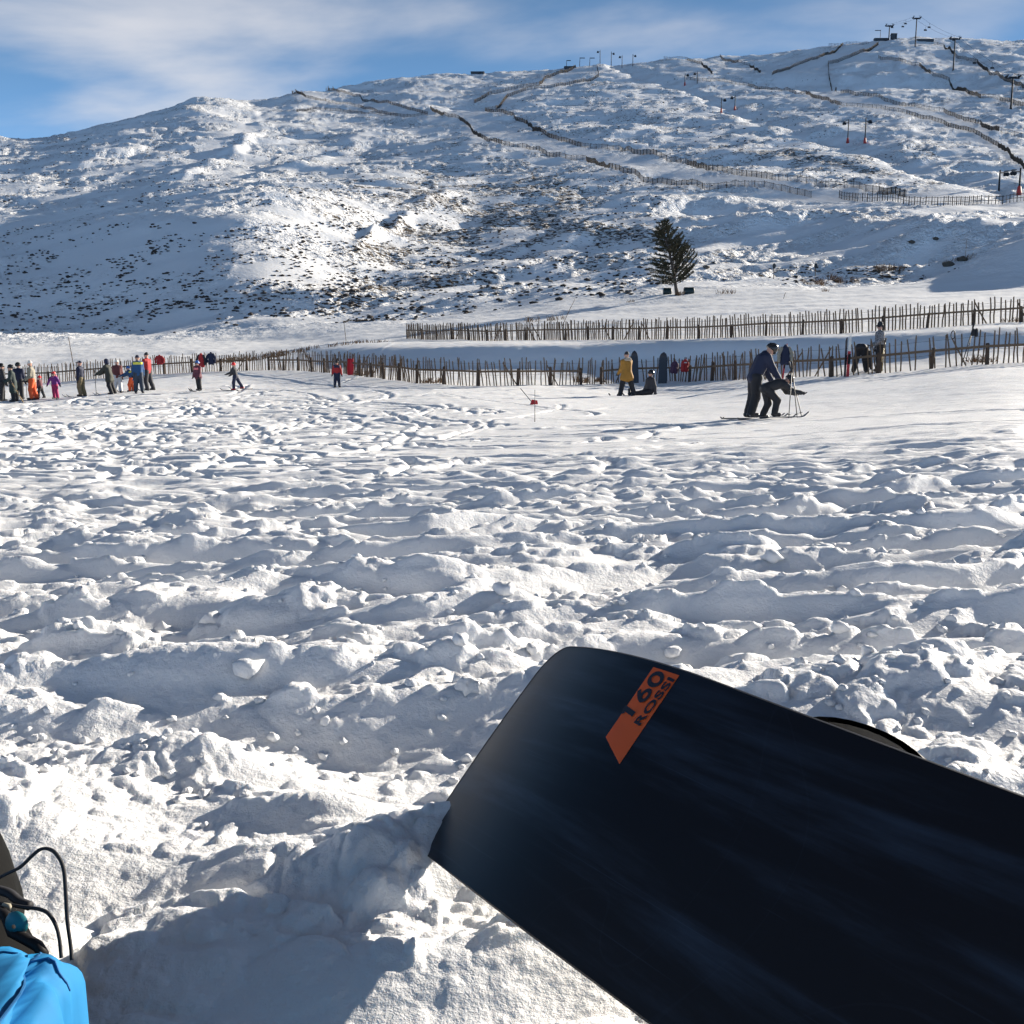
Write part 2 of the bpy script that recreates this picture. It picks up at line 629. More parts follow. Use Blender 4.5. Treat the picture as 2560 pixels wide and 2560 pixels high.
# drag-lift tracks are worn troughs in the slope
PXF, ROWF = PXM[J0:], ROW[J0:]
lift_track = [(1530, 165), (1600, 185), (1700, 212), (1780, 250), (1860, 285), (1980, 318), (2040, 335), (2140, 362), (2260, 405), (2380, 445), (2500, 480)]
tr = seg_dist(lift_track)
trw = np.interp(ROWF, [160, 480], [9, 22])
FZ[J0:] += -1.9 * np.exp(-(tr / trw) ** 2) * np.interp(ROWF, [150, 260, 480], [0.9, 1.0, 0.8])
for rib, hgt, wpx in [([(690, 300), (610, 358), (500, 425), (400, 472)], 1.7, 13), ([(950, 345), (800, 392), (650, 440), (570, 462)], 1.3, 12), ([(1180, 470), (1050, 520), (930, 580), (870, 640)], 1.3, 12),
                      ([(1560, 560), (1430, 600), (1290, 665), (1230, 690)], 1.0, 11), ([(1420, 470), (1300, 520), (1200, 560)], 1.1, 10), ([(420, 335), (300, 380), (150, 420), (20, 455)], 1.8, 12), ([(1700, 300), (1560, 330), (1440, 370)], 1.3, 9)]:
    ends = 1.0
    for ex, ey in (rib[0], rib[-1]):
        ends = ends * (1 - np.exp(-((PXF - ex) ** 2 + ((ROWF - ey) * 1.6) ** 2) / 62.0 ** 2))
    vary = np.clip(.65 + .9 * perlin(X[J0:] / 11, Yg[J0:] / 14, 90), .1, 1.3)
    FZ[J0:] += hgt * ends * vary * np.exp(-(seg_dist(rib) / (wpx * (1 + .5 * perlin(X[J0:] / 7, Yg[J0:] / 9, 91)))) ** 2)      # wind-packed ribs running down the slope
piste = [[(1150, 280), (1215, 318), (1300, 348), (1400, 368), (1520, 392), (1640, 425), (1760, 450), (1900, 458), (2060, 485), (2300, 506), (2560, 510)],
         [(1450, 175), (1400, 200), (1330, 222), (1270, 240), (1225, 268), (1190, 280)],
         [(2040, 238), (2120, 250), (2220, 266), (2330, 292), (2440, 325), (2530, 365), (2620, 400)],
         [(2200, 100), (2150, 122), (2100, 140), (2020, 170), (1950, 195)],
         [(760, 240), (860, 255), (960, 275), (1080, 287)],
         [(690, 250), (640, 300), (560, 350), (440, 420), (300, 505)],
         [(1700, 735), (1900, 735), (2200, 745), (2560, 735)]]
pm = np.zeros(ROWF.shape)
for pl, w in zip(piste, (26, 14, 20, 16, 10, 14, 26)):
    pm = np.maximum(pm, np.exp(-(seg_dist(pl) / (w * (0.75 + 0.25 * np.sin(PXF / 37.0)))) ** 2))
Z += FZ

# ---- noise on the hill
xh, yh = X[J0:].astype(np.float32), Yg[J0:]
wx = perlin(xh / 23, yh / 23, 1) * 5
wy = perlin(xh / 23, yh / 23, 2) * 5
ca, sa = math.cos(0.45), math.sin(0.45)
uh, vh = xh * ca + yh * sa, -xh * sa + yh * ca      # drifts run diagonally, with the wind
hill_on = sstep(86, 125, Yg[J0:])
rough = (1 - 0.85 * pm)
hn = 1.7 * perlin((xh + wx) / 42, (yh + wy) / 34, 3)
hn += 1.0 * perlin((uh + wx) / 26, (vh + wy) / 10, 4) * rough
hn += 0.80 * perlin((uh + wx * .6) / 10.5, (vh + wy * .6) / 4.6, 5) * rough
patch = sstep(-0.16, 0.16, perlin((uh + wx) / 17, (vh + wy) / 8, 9) + .35 * perlin(xh / 6, yh / 4, 10) + .07)     # rough and smooth areas
hn += 0.58 * (0.45 - np.abs(perlin((uh + wx * .3) / 4.2, (vh + wy * .3) / 2.4, 6)) * 1.4) * rough * (0.12 + 0.88 * patch)
hn += 0.32 * perlin(uh / 1.9, vh / 1.15, 7) * rough * (0.08 + 0.92 * patch)
hn += 0.14 * perlin(xh / 0.8, yh / 0.7, 8) * rough * patch
near_field = sstep(64, 70, Yg[J0:]) * (1 - hill_on)
hn_low = 0.12 * perlin(xh / 6, yh / 3, 12) + 0.04 * perlin(xh / 1.2, yh / .8, 13)
shade_face = np.exp(-((PXF - 330) / 420.0) ** 2 - ((ROWF - 640) / 120.0) ** 2)
Z[J0:] += hn * hill_on * (1 - 0.80 * np.clip(shade_face * 1.25, 0, 1)) + hn_low * near_field
Z += 0.0

# ---- vegetation density on the hill
vg = 0.26 + 0.42 * (patch - .5) + 0.22 * perlin(xh / 28, yh / 24, 21) + 0.18 * perlin(xh / 8, yh / 6, 22)
for px, row, rx, ry, a in [(1150, 610, 420, 190, .35), (1330, 500, 260, 90, .25), (280, 640, 420, 110, -.34), (1850, 330, 250, 60, .15), (2150, 400, 280, 28, .3),
                           (2180, 690, 190, 26, .55), (1000, 800, 250, 30, .25), (2130, 200, 170, 40, -.5), (1760, 525, 80, 30, -.6), (2300, 610, 260, 60, -.45),
                           (2000, 600, 110, 60, -.1), (2520, 660, 200, 70, -.6), (2100, 555, 160, 20, .25), (300, 850, 420, 30, -.1), (600, 420, 160, 40, -.15)]:
    vg += a * np.exp(-((PXF - px) / rx) ** 2 - ((ROWF - row) / ry) ** 2)
vg -= 0.9 * pm
vg -= 0.5 * np.exp(-(tr / trw) ** 2)
ditch = [(1846, 384), (1921, 389), (1986, 396), (2079, 405), (2172, 421), (2280, 450), (2360, 470)]
vg += 0.8 * np.exp(-(seg_dist(ditch) / 4.0) ** 2)
vg *= sstep(96, 118, Yg[J0:])
VEG = np.zeros_like(Z, dtype=np.float32)
VEG[J0:] = np.clip(vg, 0, 0.85)
RGH = np.zeros_like(VEG)
RGH[J0:] = ((0.12 + 0.88 * patch) * rough * hill_on + .1) * (1 - .85 * np.clip(shade_face * 1.25, 0, 1))

# ---- churned snow near the camera
JN = int(np.searchsorted(D, 70.0))
xn, yn = X[:JN].astype(np.float32), Yg[:JN]
wxn = perlin(xn / .9, yn / .9, 31) * .22
wyn = perlin(xn / .9, yn / .9, 32) * .16
a0 = 0.10
un = (xn + wxn) * math.cos(a0) + (yn + wyn) * math.sin(a0)
vn = -(xn + wxn) * math.sin(a0) + (yn + wyn) * math.cos(a0)
env = np.interp(D[:JN], [.25, .8, 1.12, 1.45, 2.0, 6, 9, 12, 16, 34, 60, 70], [.35, .40, .55, .9, 1.1, 1.2, .95, .55, .28, .16, .4, .4])[:, None]
big = (0.068 * perlin(un / 1.5, vn / .27, 33) + 0.050 * perlin(un / .62, vn / .15, 34) + 0.022 * perlin(un / .24, vn / .11, 44))
rid = 0.030 * perlin(un / 2.2, vn / .8, 41)
clump = sstep(-.40, .20, perlin(xn / .42, yn / .30, 35) + 4.0 * big)
_hr = np.random.default_rng(8).random((4, 512)).astype(np.float32)


def balls(x, y, cell, rmin, rmax, prob, seed):
    """height of a layer of rounded snow clumps of many sizes lying against each other"""
    xi = np.floor(x / cell).astype(np.int32)
    yi = np.floor(y / cell).astype(np.int32)
    h = np.zeros(x.shape, np.float32)
    for dx in (-1, 0, 1):
        for dy in (-1, 0, 1):
            cx, cy = xi + dx, yi + dy
            k = _perm[_perm[(cx + seed * 31) & 255] + ((cy + seed * 57) & 255)]
            px_, py_ = (cx + _hr[0][k]) * cell, (cy + _hr[1][k]) * cell
            r = rmin + (rmax - rmin) * _hr[2][k] ** 2.2
            q = r * r - (x - px_) ** 2 - (y - py_) ** 2
            h = np.maximum(h, np.where((q > 0) & (_hr[3][k] < prob), np.sqrt(np.maximum(q, 0)), 0))
    return h


lum = np.zeros(xn.shape, np.float32)
jb = int(np.searchsorted(D, 14.0))
xb, yb = xn[:jb] + .3 * wxn[:jb], yn[:jb] + .3 * wyn[:jb]
xb = xb + .02 * perlin(xb / .06, yb / .06, 51) + .008 * perlin(xb / .02, yb / .02, 53)
yb = yb + .02 * perlin(xb / .06, yb / .06, 52)
cb = clump[:jb]
xb = xb / np.interp(D[:jb], [0, 1.2, 2.5, 14], [1.1, 1.2, 1.6, 2.0])[:, None]      # scraped clumps lie longer across the slope
fade1 = lambda a, b: np.interp(D[:jb], [0, a, b], [1, 1, 0])[:, None]
lum[:jb] += .42 * balls(xb, yb, .17, .03, .105, .38 + .45 * cb, 1) * fade1(9, 14)
lum[:jb] += .55 * balls(xb, yb, .075, .014, .046, .5 + .4 * cb, 2) * fade1(6, 9)
lum[:jb] += .50 * balls(xb, yb, .033, .006, .020, .55 + .35 * cb, 3) * fade1(2.6, 4.5)
jc = int(np.searchsorted(D, 2.0))
lum[:jc] += .45 * balls(xb[:jc], yb[:jc], .015, .003, .009, .5 + .4 * cb[:jc], 4) * np.interp(D[:jc], [0, 1.3, 2.0], [1, 1, 0])[:, None]
lumw = np.interp(D[:JN], [.25, 1.0, 1.5], [1.3, 1.2, .85])[:, None]
far_b = 0.05 * perlin(xn / 2.6, yn / 1.9, 40) * sstep(8, 16, Yg[:JN])
tz = sstep(8.5, 12, Yg[:JN]) * (1 - sstep(850, 1250, PXM[:JN]))
env = env * (1 - .75 * tz)
gb = np.gradient(big + rid, D[:JN], axis=0)
face_ = sstep(.02, .40, gb)
calm = 1 - .5 * sstep(1050, 1350, PXM[:JN]) * sstep(12, 16, Yg[:JN]) * (1 - sstep(33, 36, Yg[:JN]))     # packed piste
ns = (big + rid + lum * lumw * (1 - .68 * face_)) * env * calm + (far_b + 0.012 * perlin(xn / .45, yn / .4, 42) * sstep(12, 18, Yg[:JN]) + 0.022 * (np.abs(perlin(xn / .8, yn / .34, 43)) - .2) * sstep(14, 22, Yg[:JN])) * calm

# ski and board tracks carved in the beginners' slope
TX0, TY0, TRES, TW, TH = -34.0, 6.0, 0.05, 1100, 860
trk = np.zeros((TH, TW), np.float32)


def stamp(pts, width, depth):
    r = int(width * 2.2 / TRES) + 1
    yy, xx = np.mgrid[-r:r + 1, -r:r + 1]
    for (x, y) in pts:
        fx, fy = (x - TX0) / TRES, (y - TY0) / TRES
        ix, iy = int(round(fx)), int(round(fy))
        if ix - r < 0 or iy - r < 0 or ix + r >= TW or iy + r >= TH:
            continue
        q = ((xx - (fx - ix)) ** 2 + (yy - (fy - iy)) ** 2) * TRES ** 2 / width ** 2
        k = (-depth * np.exp(-q * 1.8) + depth * .40 * np.exp(-(np.sqrt(q) - 1.55) ** 2 * 6)).astype(np.float32)
        sl_ = trk[iy - r:iy + r + 1, ix - r:ix + r + 1]
        np.copyto(sl_, np.where(np.abs(k) > np.abs(sl_), k, sl_))


tr_rng = random.Random(5)
for i in range(210):
    y0 = tr_rng.uniform(9.5, 40)
    px0 = tr_rng.uniform(-200, 1050) if i % 4 else tr_rng.uniform(-200, 2000)
    if px0 > 1050 and y0 > 24:
        continue
    x0 = y0 * (px0 - 1280) / F
    a = tr_rng.choice([tr_rng.gauss(0.15, .25), tr_rng.gauss(2.9, .3), tr_rng.gauss(2.6, .3), tr_rng.gauss(0.8, .5)])
    curv = tr_rng.uniform(-.30, .30)
    n = int(tr_rng.uniform(60, 260))
    wd = tr_rng.uniform(.09, .20)
    dp = tr_rng.uniform(.035, .075) * (1.0 if px0 < 950 else .5)
    pts = []
    for k in range(n):
        pts.append((x0, y0))
        x0 += math.cos(a) * .06
        y0 += math.sin(a) * .06
        a += curv * .06
        if tr_rng.random() < .03:
            curv = tr_rng.uniform(-.7, .7)
    stamp(pts, wd, dp)
ti = np.clip((xn - TX0) / TRES, 0, TW - 2)
tj = np.clip((yn - TY0) / TRES, 0, TH - 2)
i0, j0 = ti.astype(int), tj.astype(int)
fx_, fy_ = ti - i0, tj - j0
tv = (trk[j0, i0] * (1 - fx_) * (1 - fy_) + trk[j0, i0 + 1] * fx_ * (1 - fy_) + trk[j0 + 1, i0] * (1 - fx_) * fy_ + trk[j0 + 1, i0 + 1] * fx_ * fy_)
ns += tv * sstep(6.5, 9.5, Yg[:JN])
# mounds pushed up round the board's nose, the shoulder of the pile and the seat hollow
for gx, gy, rx, ry, h in [(-.160, 1.010, .060, .045, .034), (-.15, .965, .06, .05, .022), (-.26, 1.0, .10, .07, .012), (-.08, 1.07, .09, .05, .035), (-.24, 1.16, .10, .05, .04), (.45, 1.6, .5, .12, .05), (-.45, 1.35, .16, .07, .05), (-.55, 1.62, .3, .08, .04), (.9, 2.5, .55, .16, .07)]:
    ns += h * np.exp(-((xn - gx) / rx) ** 2 - ((yn - gy) / ry) ** 2)
ns += .009 * perlin(xn / .55, yn / .20, 47) * sstep(12, 16, Yg[:JN]) * (1 - sstep(40, 50, Yg[:JN]))
nose_w = np.exp(-((xn[:jc] + .15) / .13) ** 2 - ((yn[:jc] - .97) / .12) ** 2)
ns[:jc] += nose_w * (.62 * balls(xb[:jc], yb[:jc], .055, .012, .036, .9, 5) + .6 * balls(xb[:jc], yb[:jc], .024, .006, .016, .9, 6) + .5 * balls(xb[:jc], yb[:jc], .012, .003, .008, .9, 7))
fade = 1 - sstep(64, 70, Yg[:JN])
Z[:JN] += ns * fade
Zw = (Z + CAMH)
Xf = X.copy()
ROWT = rows_of(Z)      # rows of the finished ground (columns shift by well under a pixel)


def ground(x, y):
    j = int(np.clip(np.searchsorted(D, y) - 1, 0, NR - 2))
    t = (y - D[j]) / (D[j + 1] - D[j])
    a = np.interp(x, Xf[j], Zw[j])
    b = np.interp(x, Xf[j + 1], Zw[j + 1])
    return float(a + t * (b - a))


def on_ground(px, d, dz=0.0):
    """stand something on the snow in the direction of photo column px, d metres away"""
    x = d * (px - 1280.0) / F
    for _ in range(4):
        z = ground(x, d)
        x = (d * cp - (z - CAMH) * sp) * (px - 1280.0) / F
    return Vector((x, d, ground(x, d) + dz))


def on_pix(px, row, dz=0.0):
    """the ground point seen at photo pixel (px,row)"""
    return on_ground(px, pix2d(px, row, ROWT), dz)


def grid_mesh(name, j0, j1, mat, veg=False):
    n = j1 - j0
    V = np.stack([Xf[j0:j1], Yg[j0:j1], Zw[j0:j1]], axis=-1).reshape(-1, 3)
    idx = np.arange(n * NC).reshape(n, NC)
    Q = np.stack([idx[:-1, :-1], idx[:-1, 1:], idx[1:, 1:], idx[1:, :-1]], axis=-1).reshape(-1, 4)
    me = np_mesh(name, V, Q, [mat])
    if veg:
        at = me.attributes.new('veg', 'FLOAT', 'POINT')
        at.data.foreach_set('value', VEG[j0:j1].ravel().astype(np.float32))
        at = me.attributes.new('rgh', 'FLOAT', 'POINT')
        at.data.foreach_set('value', RGH[j0:j1].ravel().astype(np.float32))
    return me


JS = int(np.searchsorted(D, 66.0))
o = link('snow_field', grid_mesh('snow_field', 0, JS + 1, M_SNOW))
tag(o, 'churned trampled snow of the beginners slope from the camera to the fences', kind='structure')
o = link('hill', grid_mesh('hill', JS, NR, M_HILL, True))
tag(o, 'long snow covered moorland hill with heather showing through', kind='structure')
# the slope goes on behind and beside the camera
bx_, by_ = np.meshgrid(np.linspace(-60, 60, 121), np.linspace(-60, .3, 61))
bz_ = 0.02 * perlin(bx_ / 2, by_ / 2, 50) - 0.03 + 0.012 * np.abs(bx_) * 0 - 0.02 * np.clip(-by_, 0, 60) * -1.0
idx = np.arange(bx_.size).reshape(bx_.shape)
Qb = np.stack([idx[:-1, :-1], idx[:-1, 1:], idx[1:, 1:], idx[1:, :-1]], axis=-1).reshape(-1, 4)
o = link('ground', np_mesh('ground', np.stack([bx_, by_, bz_], -1).reshape(-1, 3), Qb, [M_SNOW]))
tag(o, 'snow slope rising gently behind the camera', kind='structure')

# ------------------------------------------------------------------ smooth bodies from rounded limbs
def surface_nets(Fd, org, res):
    s = Fd < 0
    nx, ny, nz = Fd.shape
    cs = np.zeros((nx - 1, ny - 1, nz - 1), int)
    for a in (0, 1):
        for b in (0, 1):
            for c in (0, 1):
                cs += s[a:nx - 1 + a, b:ny - 1 + b, c:nz - 1 + c]
    act = (cs > 0) & (cs < 8)
    ids = -np.ones(act.shape, int)
    ids[act] = np.arange(act.sum())
    I = np.argwhere(act)
    acc = np.zeros((len(I), 3))
    cnt = np.zeros(len(I))
    for ax in range(3):
        e = np.eye(3, dtype=int)[ax]
        o1, o2 = [np.eye(3, dtype=int)[k] for k in range(3) if k != ax]
        for a in (0, 1):
            for b in (0, 1):
                p = I + a * o1 + b * o2
                q = p + e
                fp = Fd[p[:, 0], p[:, 1], p[:, 2]]
                fq = Fd[q[:, 0], q[:, 1], q[:, 2]]
                m = (fp < 0) != (fq < 0)
                t = np.where(m, fp / np.where(m, fp - fq, 1), 0)
                acc += np.where(m[:, None], p + t[:, None] * e, 0)
                cnt += m
    V = org + (acc / cnt[:, None]) * res
    Q = []
    for ax in range(3):
        e = np.eye(3, dtype=int)[ax]
        o1, o2 = np.eye(3, dtype=int)[(ax + 1) % 3], np.eye(3, dtype=int)[(ax + 2) % 3]
        sh = [nx, ny, nz]
        sl0 = [slice(1, n - 1) for n in sh]
        sl0[ax] = slice(0, sh[ax] - 1)
        sl1 = list(sl0)
        sl1[ax] = slice(1, sh[ax])
        A, B = s[tuple(sl0)], s[tuple(sl1)]
        P = np.argwhere(A != B)
        base = np.array([1, 1, 1]) - e
        P = P + base
        fl = s[P[:, 0], P[:, 1], P[:, 2]]

        def cid(off):
            w = P + off
            return ids[w[:, 0], w[:, 1], w[:, 2]]
        q = np.stack([cid(-o1 - o2), cid(-o2), cid(0 * o1), cid(-o1)], 1)
        q = np.where(fl[:, None], q, q[:, ::-1])
        Q.append(q)
    return V, np.concatenate(Q)


def sdf_mesh(name, prims, mat, res=0.024, k=0.03, noise=0.0, cut=None):
    """prims: (a, b, ra, rb) rounded cones melted together"""
    A = np.array([p[0] for p in prims], float)
    B = np.array([p[1] for p in prims], float)
    RR = np.array([max(p[2], p[3]) for p in prims])
    lo = np.minimum(A, B).min(0) - RR.max() - 3 * res
    hi = np.maximum(A, B).max(0) + RR.max() + 3 * res
    n = np.ceil((hi - lo) / res).astype(int) + 1
    g = np.stack(np.meshgrid(*[lo[i] + np.arange(n[i]) * res for i in range(3)], indexing='ij'), -1)
    fd = None
    for a, b, ra, rb in prims:
        a, b = np.array(a, float), np.array(b, float)
        ab = b - a
        t = np.clip(((g - a) @ ab) / max(ab @ ab, 1e-9), 0, 1)
        dd = np.linalg.norm(g - a - t[..., None] * ab, axis=-1) - (ra + (rb - ra) * t)
        if fd is None:
            fd = dd
        else:
            h = np.clip(0.5 + 0.5 * (fd - dd) / k, 0, 1)
            fd = fd + (dd - fd) * h - k * h * (1 - h)
    if noise:
        fd = fd + noise * perlin(g[..., 0] / .09 + g[..., 1] * 4, g[..., 2] / .09 + g[..., 1] * 3, 71)
    if cut is not None:
        fd = np.maximum(fd, cut(g))
    V, Q = surface_nets(fd, lo, res)
    return np_mesh(name, V, Q, [mat])


# ------------------------------------------------------------------ the snowboard lying base up
bL = Vector((-.618, .786, .032)).normalized()          # towards its nose
bU = Vector((.571, .420, .698))                         # across, rising
bU = (bU - bL * bU.dot(bL)).normalized()
bN = bU.cross(bL).normalized()                          # out of the base
P2 = Vector((-.0998, .956, CAMH - .498))                # lower nose corner
BW, BLEN = 0.29, 1.60
board = empty('snowboard', P2)
board.matrix_world = Matrix.Translation(P2) @ Matrix((bU, -bL, bN)).transposed().to_4x4()
# local axes: x across (0 low edge .. BW top edge), y from nose to tail, z out of the base
Minv = (Matrix.Translation(P2) @ Matrix((bU, -bL, bN)).transposed().to_4x4()).inverted()
CAMP = Vector((0, 0, CAMH))


def board_pix(px, row):
    """photo pixel -> board plane (across, along)"""
    r = Vector(((px - 1280) / F, cp + (1280 - row) / F * sp, (1280 - row) / F * cp - sp))
    t = (P2 - CAMP).dot(bN) / r.dot(bN)
    q = Minv @ (CAMP + r * t)
    return q.x, q.y


def kick(y):
    a = max(0.0, (.22 - y) / .22)
    b = max(0.0, (y - (BLEN - .25)) / .25)
    return -0.038 * a ** 2.1 - 0.05 * b ** 2


def board_pt(u, v, off):
    """u in [-1,1] across, v in [0,1] along"""
    r = .042
    half = BW / 2
    w = u * half
    q = max(0.0, (abs(w) - (half - r)) / r)
    s0 = -.092 + r * (1 - math.sqrt(max(0.0, 1 - q * q))) + 0.010 * (w / half) ** 2
    s1 = BLEN + .02 - r * (1 - math.sqrt(max(0.0, 1 - q * q)))
    y = s0 + v * (s1 - s0)
    side = 1 - 0.03 * math.sin(math.pi * min(max((y - .18) / (BLEN - .36), 0), 1)) ** 1.0
    return Vector((half + w * side, y, kick(y) + off))


us = [math.sin(math.pi / 2 * x) for x in np.linspace(-1, 1, 33)]
vs_ = list(np.linspace(0, .22, 34)) + list(np.linspace(.24, .8, 20)) + list(np.linspace(.82, 1, 16))


def sheet(off, flip):
    m = MB()
    vv = [board_pt(u, v, off) for v in vs_ for u in us]
    nu = len(us)
    ff = []
    for j in range(len(vs_) - 1):
        for i in range(nu - 1):
            q = (j * nu + i, j * nu + i + 1, (j + 1) * nu + i + 1, (j + 1) * nu + i)
            ff.append(q[::-1] if flip else q)
    m.add(vv, ff)
    return m


def mat_board_base():
    m = bpy.data.materials.new('scuffed_black_board_base')
    m.use_nodes = True
    N, L = m.node_tree.nodes, m.node_tree.links
    b = N['Principled BSDF']
    t = nd(N, 'ShaderNodeTexCoord')
    mp1 = nd(N, 'ShaderNodeMapping')
    mp1.inputs['Scale'].default_value = (16, 1.8, 1)
    mp1.inputs['Rotation'].default_value = (0, 0, 0.10)
    L.new(t.outputs['Object'], mp1.inputs[0])
    n1 = nd(N, 'ShaderNodeTexNoise')
    n1.inputs['Scale'].default_value = 1.0
    n1.inputs['Detail'].default_value = 9
    n1.inputs['Roughness'].default_value = .62
    n1.inputs['Distortion'].default_value = .3
    L.new(mp1.outputs[0], n1.inputs['Vector'])
    haze_ = nd(N, 'ShaderNodeMapRange', interpolation_type='SMOOTHSTEP')
    haze_.inputs['From Min'].default_value = .45
    haze_.inputs['From Max'].default_value = .72
    L.new(n1.outputs[0], haze_.inputs['Value'])
    # fine straight scratches along the base
    mp2 = nd(N, 'ShaderNodeMapping')
    mp2.inputs['Scale'].default_value = (160, 2.0, 1)
    mp2.inputs['Rotation'].default_value = (0, 0, 0.06)
    L.new(t.outputs['Object'], mp2.inputs[0])
    n2 = nd(N, 'ShaderNodeTexNoise')
    n2.inputs['Scale'].default_value = 1.0
    n2.inputs['Detail'].default_value = 3
    n2.inputs['Distortion'].default_value = 1.2
    L.new(mp2.outputs[0], n2.inputs['Vector'])
    scr = nd(N, 'ShaderNodeMapRange')
    scr.inputs['From Min'].default_value = .66
    scr.inputs['From Max'].default_value = .80
    L.new(n2.outputs[0], scr.inputs['Value'])
    # a few long curved gouges
    n3 = nd(N, 'ShaderNodeTexNoise')
    n3.inputs['Scale'].default_value = 2.6
    n3.inputs['Detail'].default_value = 1
    n3.inputs['Distortion'].default_value = .8
    L.new(t.outputs['Object'], n3.inputs['Vector'])
    g = mth(N, L, 'ABSOLUTE', mth(N, L, 'SUBTRACT', n3.outputs[0], 0.5))
    g = mth(N, L, 'LESS_THAN', g, 0.0011)
    tot = mth(N, L, 'ADD', mth(N, L, 'MULTIPLY', haze_.outputs[0], 0.8), mth(N, L, 'MULTIPLY', scr.outputs[0], 0.5))
    tot = mth(N, L, 'ADD', tot, mth(N, L, 'MULTIPLY', g, 0.06), clamp=True)
    mx = nd(N, 'ShaderNodeMix', data_type='RGBA')
    L.new(tot, mx.inputs[0])
    mx.inputs[6].default_value = (0.003, 0.005, 0.010, 1)
    mx.inputs[7].default_value = (0.045, 0.062, 0.092, 1)
    L.new(mx.outputs[2], b.inputs['Base Color'])
    rr = nd(N, 'ShaderNodeMapRange')
    L.new(n1.outputs[0], rr.inputs['Value'])
    rr.inputs['To Min'].default_value = .26
    rr.inputs['To Max'].default_value = .42
    L.new(rr.outputs[0], b.inputs['Roughness'])
    b.inputs['Specular IOR Level'].default_value = 0.34
    return m


M_BASE = mat_board_base()
M_TOPSHEET = mat_simple('dark_board_topsheet', (0.03, 0.03, 0.035), 0.4)
M_EDGE = mat_simple('steel_board_edge', (0.05, 0.05, 0.055), 0.4, 0.8)
M_ORANGE = mat_simple('orange_base_inlay', (0.95, 0.115, 0.015), 0.45, var=0.12, scale=20)
M_INK = mat_simple('dark_navy_lettering', (0.012, 0.012, 0.022), 0.5)
M_BIND = mat_simple('black_binding_plastic', (0.012, 0.011, 0.012), 0.6, spec=.2)
tag(board, 'black snowboard lying base up in the snow with an orange inlay near its nose', 'snowboard')
sheet(0, False).build('base', M_BASE, board, True)
sheet(-.009, True).build('topsheet', M_TOPSHEET, board, True)
rim = [board_pt(-1, v, 0) for v in vs_] + [board_pt(u, 1, 0) for u in us[1:]] + [board_pt(1, v, 0) for v in vs_[::-1][1:]] + [board_pt(u, 0, 0) for u in us[::-1][1:-1]]
m = MB()
nr = len(rim)
ring = []
for p in rim:
    c = Vector((BW / 2, min(max(p.y, .12), BLEN - .12), p.z))
    o_ = (p - c)
    o_.z = 0
    o_ = o_.normalized() if o_.length > 1e-6 else Vector((1, 0, 0))
    ring += [p + Vector((0, 0, .0006)), p + o_ * .0018 + Vector((0, 0, -.0005)), p + o_ * .0012 + Vector((0, 0, -.0092)), p + Vector((0, 0, -.0098))]
ff = []
for i in range(nr):
    for k in range(3):
        a, b_ = i * 4 + k, ((i + 1) % nr) * 4 + k
        ff.append((a, a + 1, b_ + 1, b_))
m.add(ring, ff)
m.build('edge', M_EDGE, board, True)
# orange inlay and its lettering
cor = [board_pix(1628, 1661), board_pix(1697, 1687), board_pix(1547, 1909), board_pix(1508, 1836)]
# keep the two long sides straight up to the board's edge
m = MB()
nn = 40
vv = []
for i in range(nn + 1):
    t = i / nn
    a = Vector(cor[3]).lerp(Vector(cor[0]), t)
    b_ = Vector(cor[2]).lerp(Vector(cor[1]), t)
    for k in range(9):
        q = a.lerp(b_, k / 8)
        vv.append((min(q.x, BW - .004), q.y, kick(q.y) + .0005))
m.add(vv, [(9 * i + k, 9 * i + k + 1, 9 * i + k + 10, 9 * i + k + 9) for i in range(nn) for k in range(8)])
inlay = m.build('inlay', M_ORANGE, board, True)
inlay['label'] = 'orange slanted inlay with dark lettering'


def lettering(txt, p0, p1, hgt, parent):
    """text from p0 to p1 (board plane points of its baseline start and end)"""
    c = bpy.data.curves.new('lettering', 'FONT')
    c.body = txt
    c.size = 1.0
    c.offset = 0.028
    c.space_character = 1.06
    to = bpy.data.objects.new('tmp_text', c)
    COL.objects.link(to)
    bpy.context.view_layer.update()
    dg = bpy.context.evaluated_depsgraph_get()
    me = bpy.data.meshes.new_from_object(to.evaluated_get(dg))
    bpy.data.objects.remove(to)
    co = np.array([v.co[:] for v in me.vertices])
    x0, x1 = co[:, 0].min(), co[:, 0].max()
    y0, y1 = co[:, 1].min(), co[:, 1].max()
    p0, p1 = Vector(p0), Vector(p1)
    dx = p1 - p0
    up = Vector((0, -1)) if abs(dx.x) > abs(dx.y) else Vector((1, 0))
    up = Vector((dx.y, -dx.x)).normalized()
    if up.y > 0:
        up = -up
    for v in me.vertices:
        tx = (v.co.x - x0) / (x1 - x0)
        ty = (v.co.y - y0) / (y1 - y0)
        q = p0 + dx * tx + up * (hgt * ty)
        v.co = (q.x, q.y, kick(q.y) + .0014)
    me.materials.clear()
    me.materials.append(M_INK)
    return link('lettering', me, parent)


def bp(px, row):
    return board_pix(px, row)



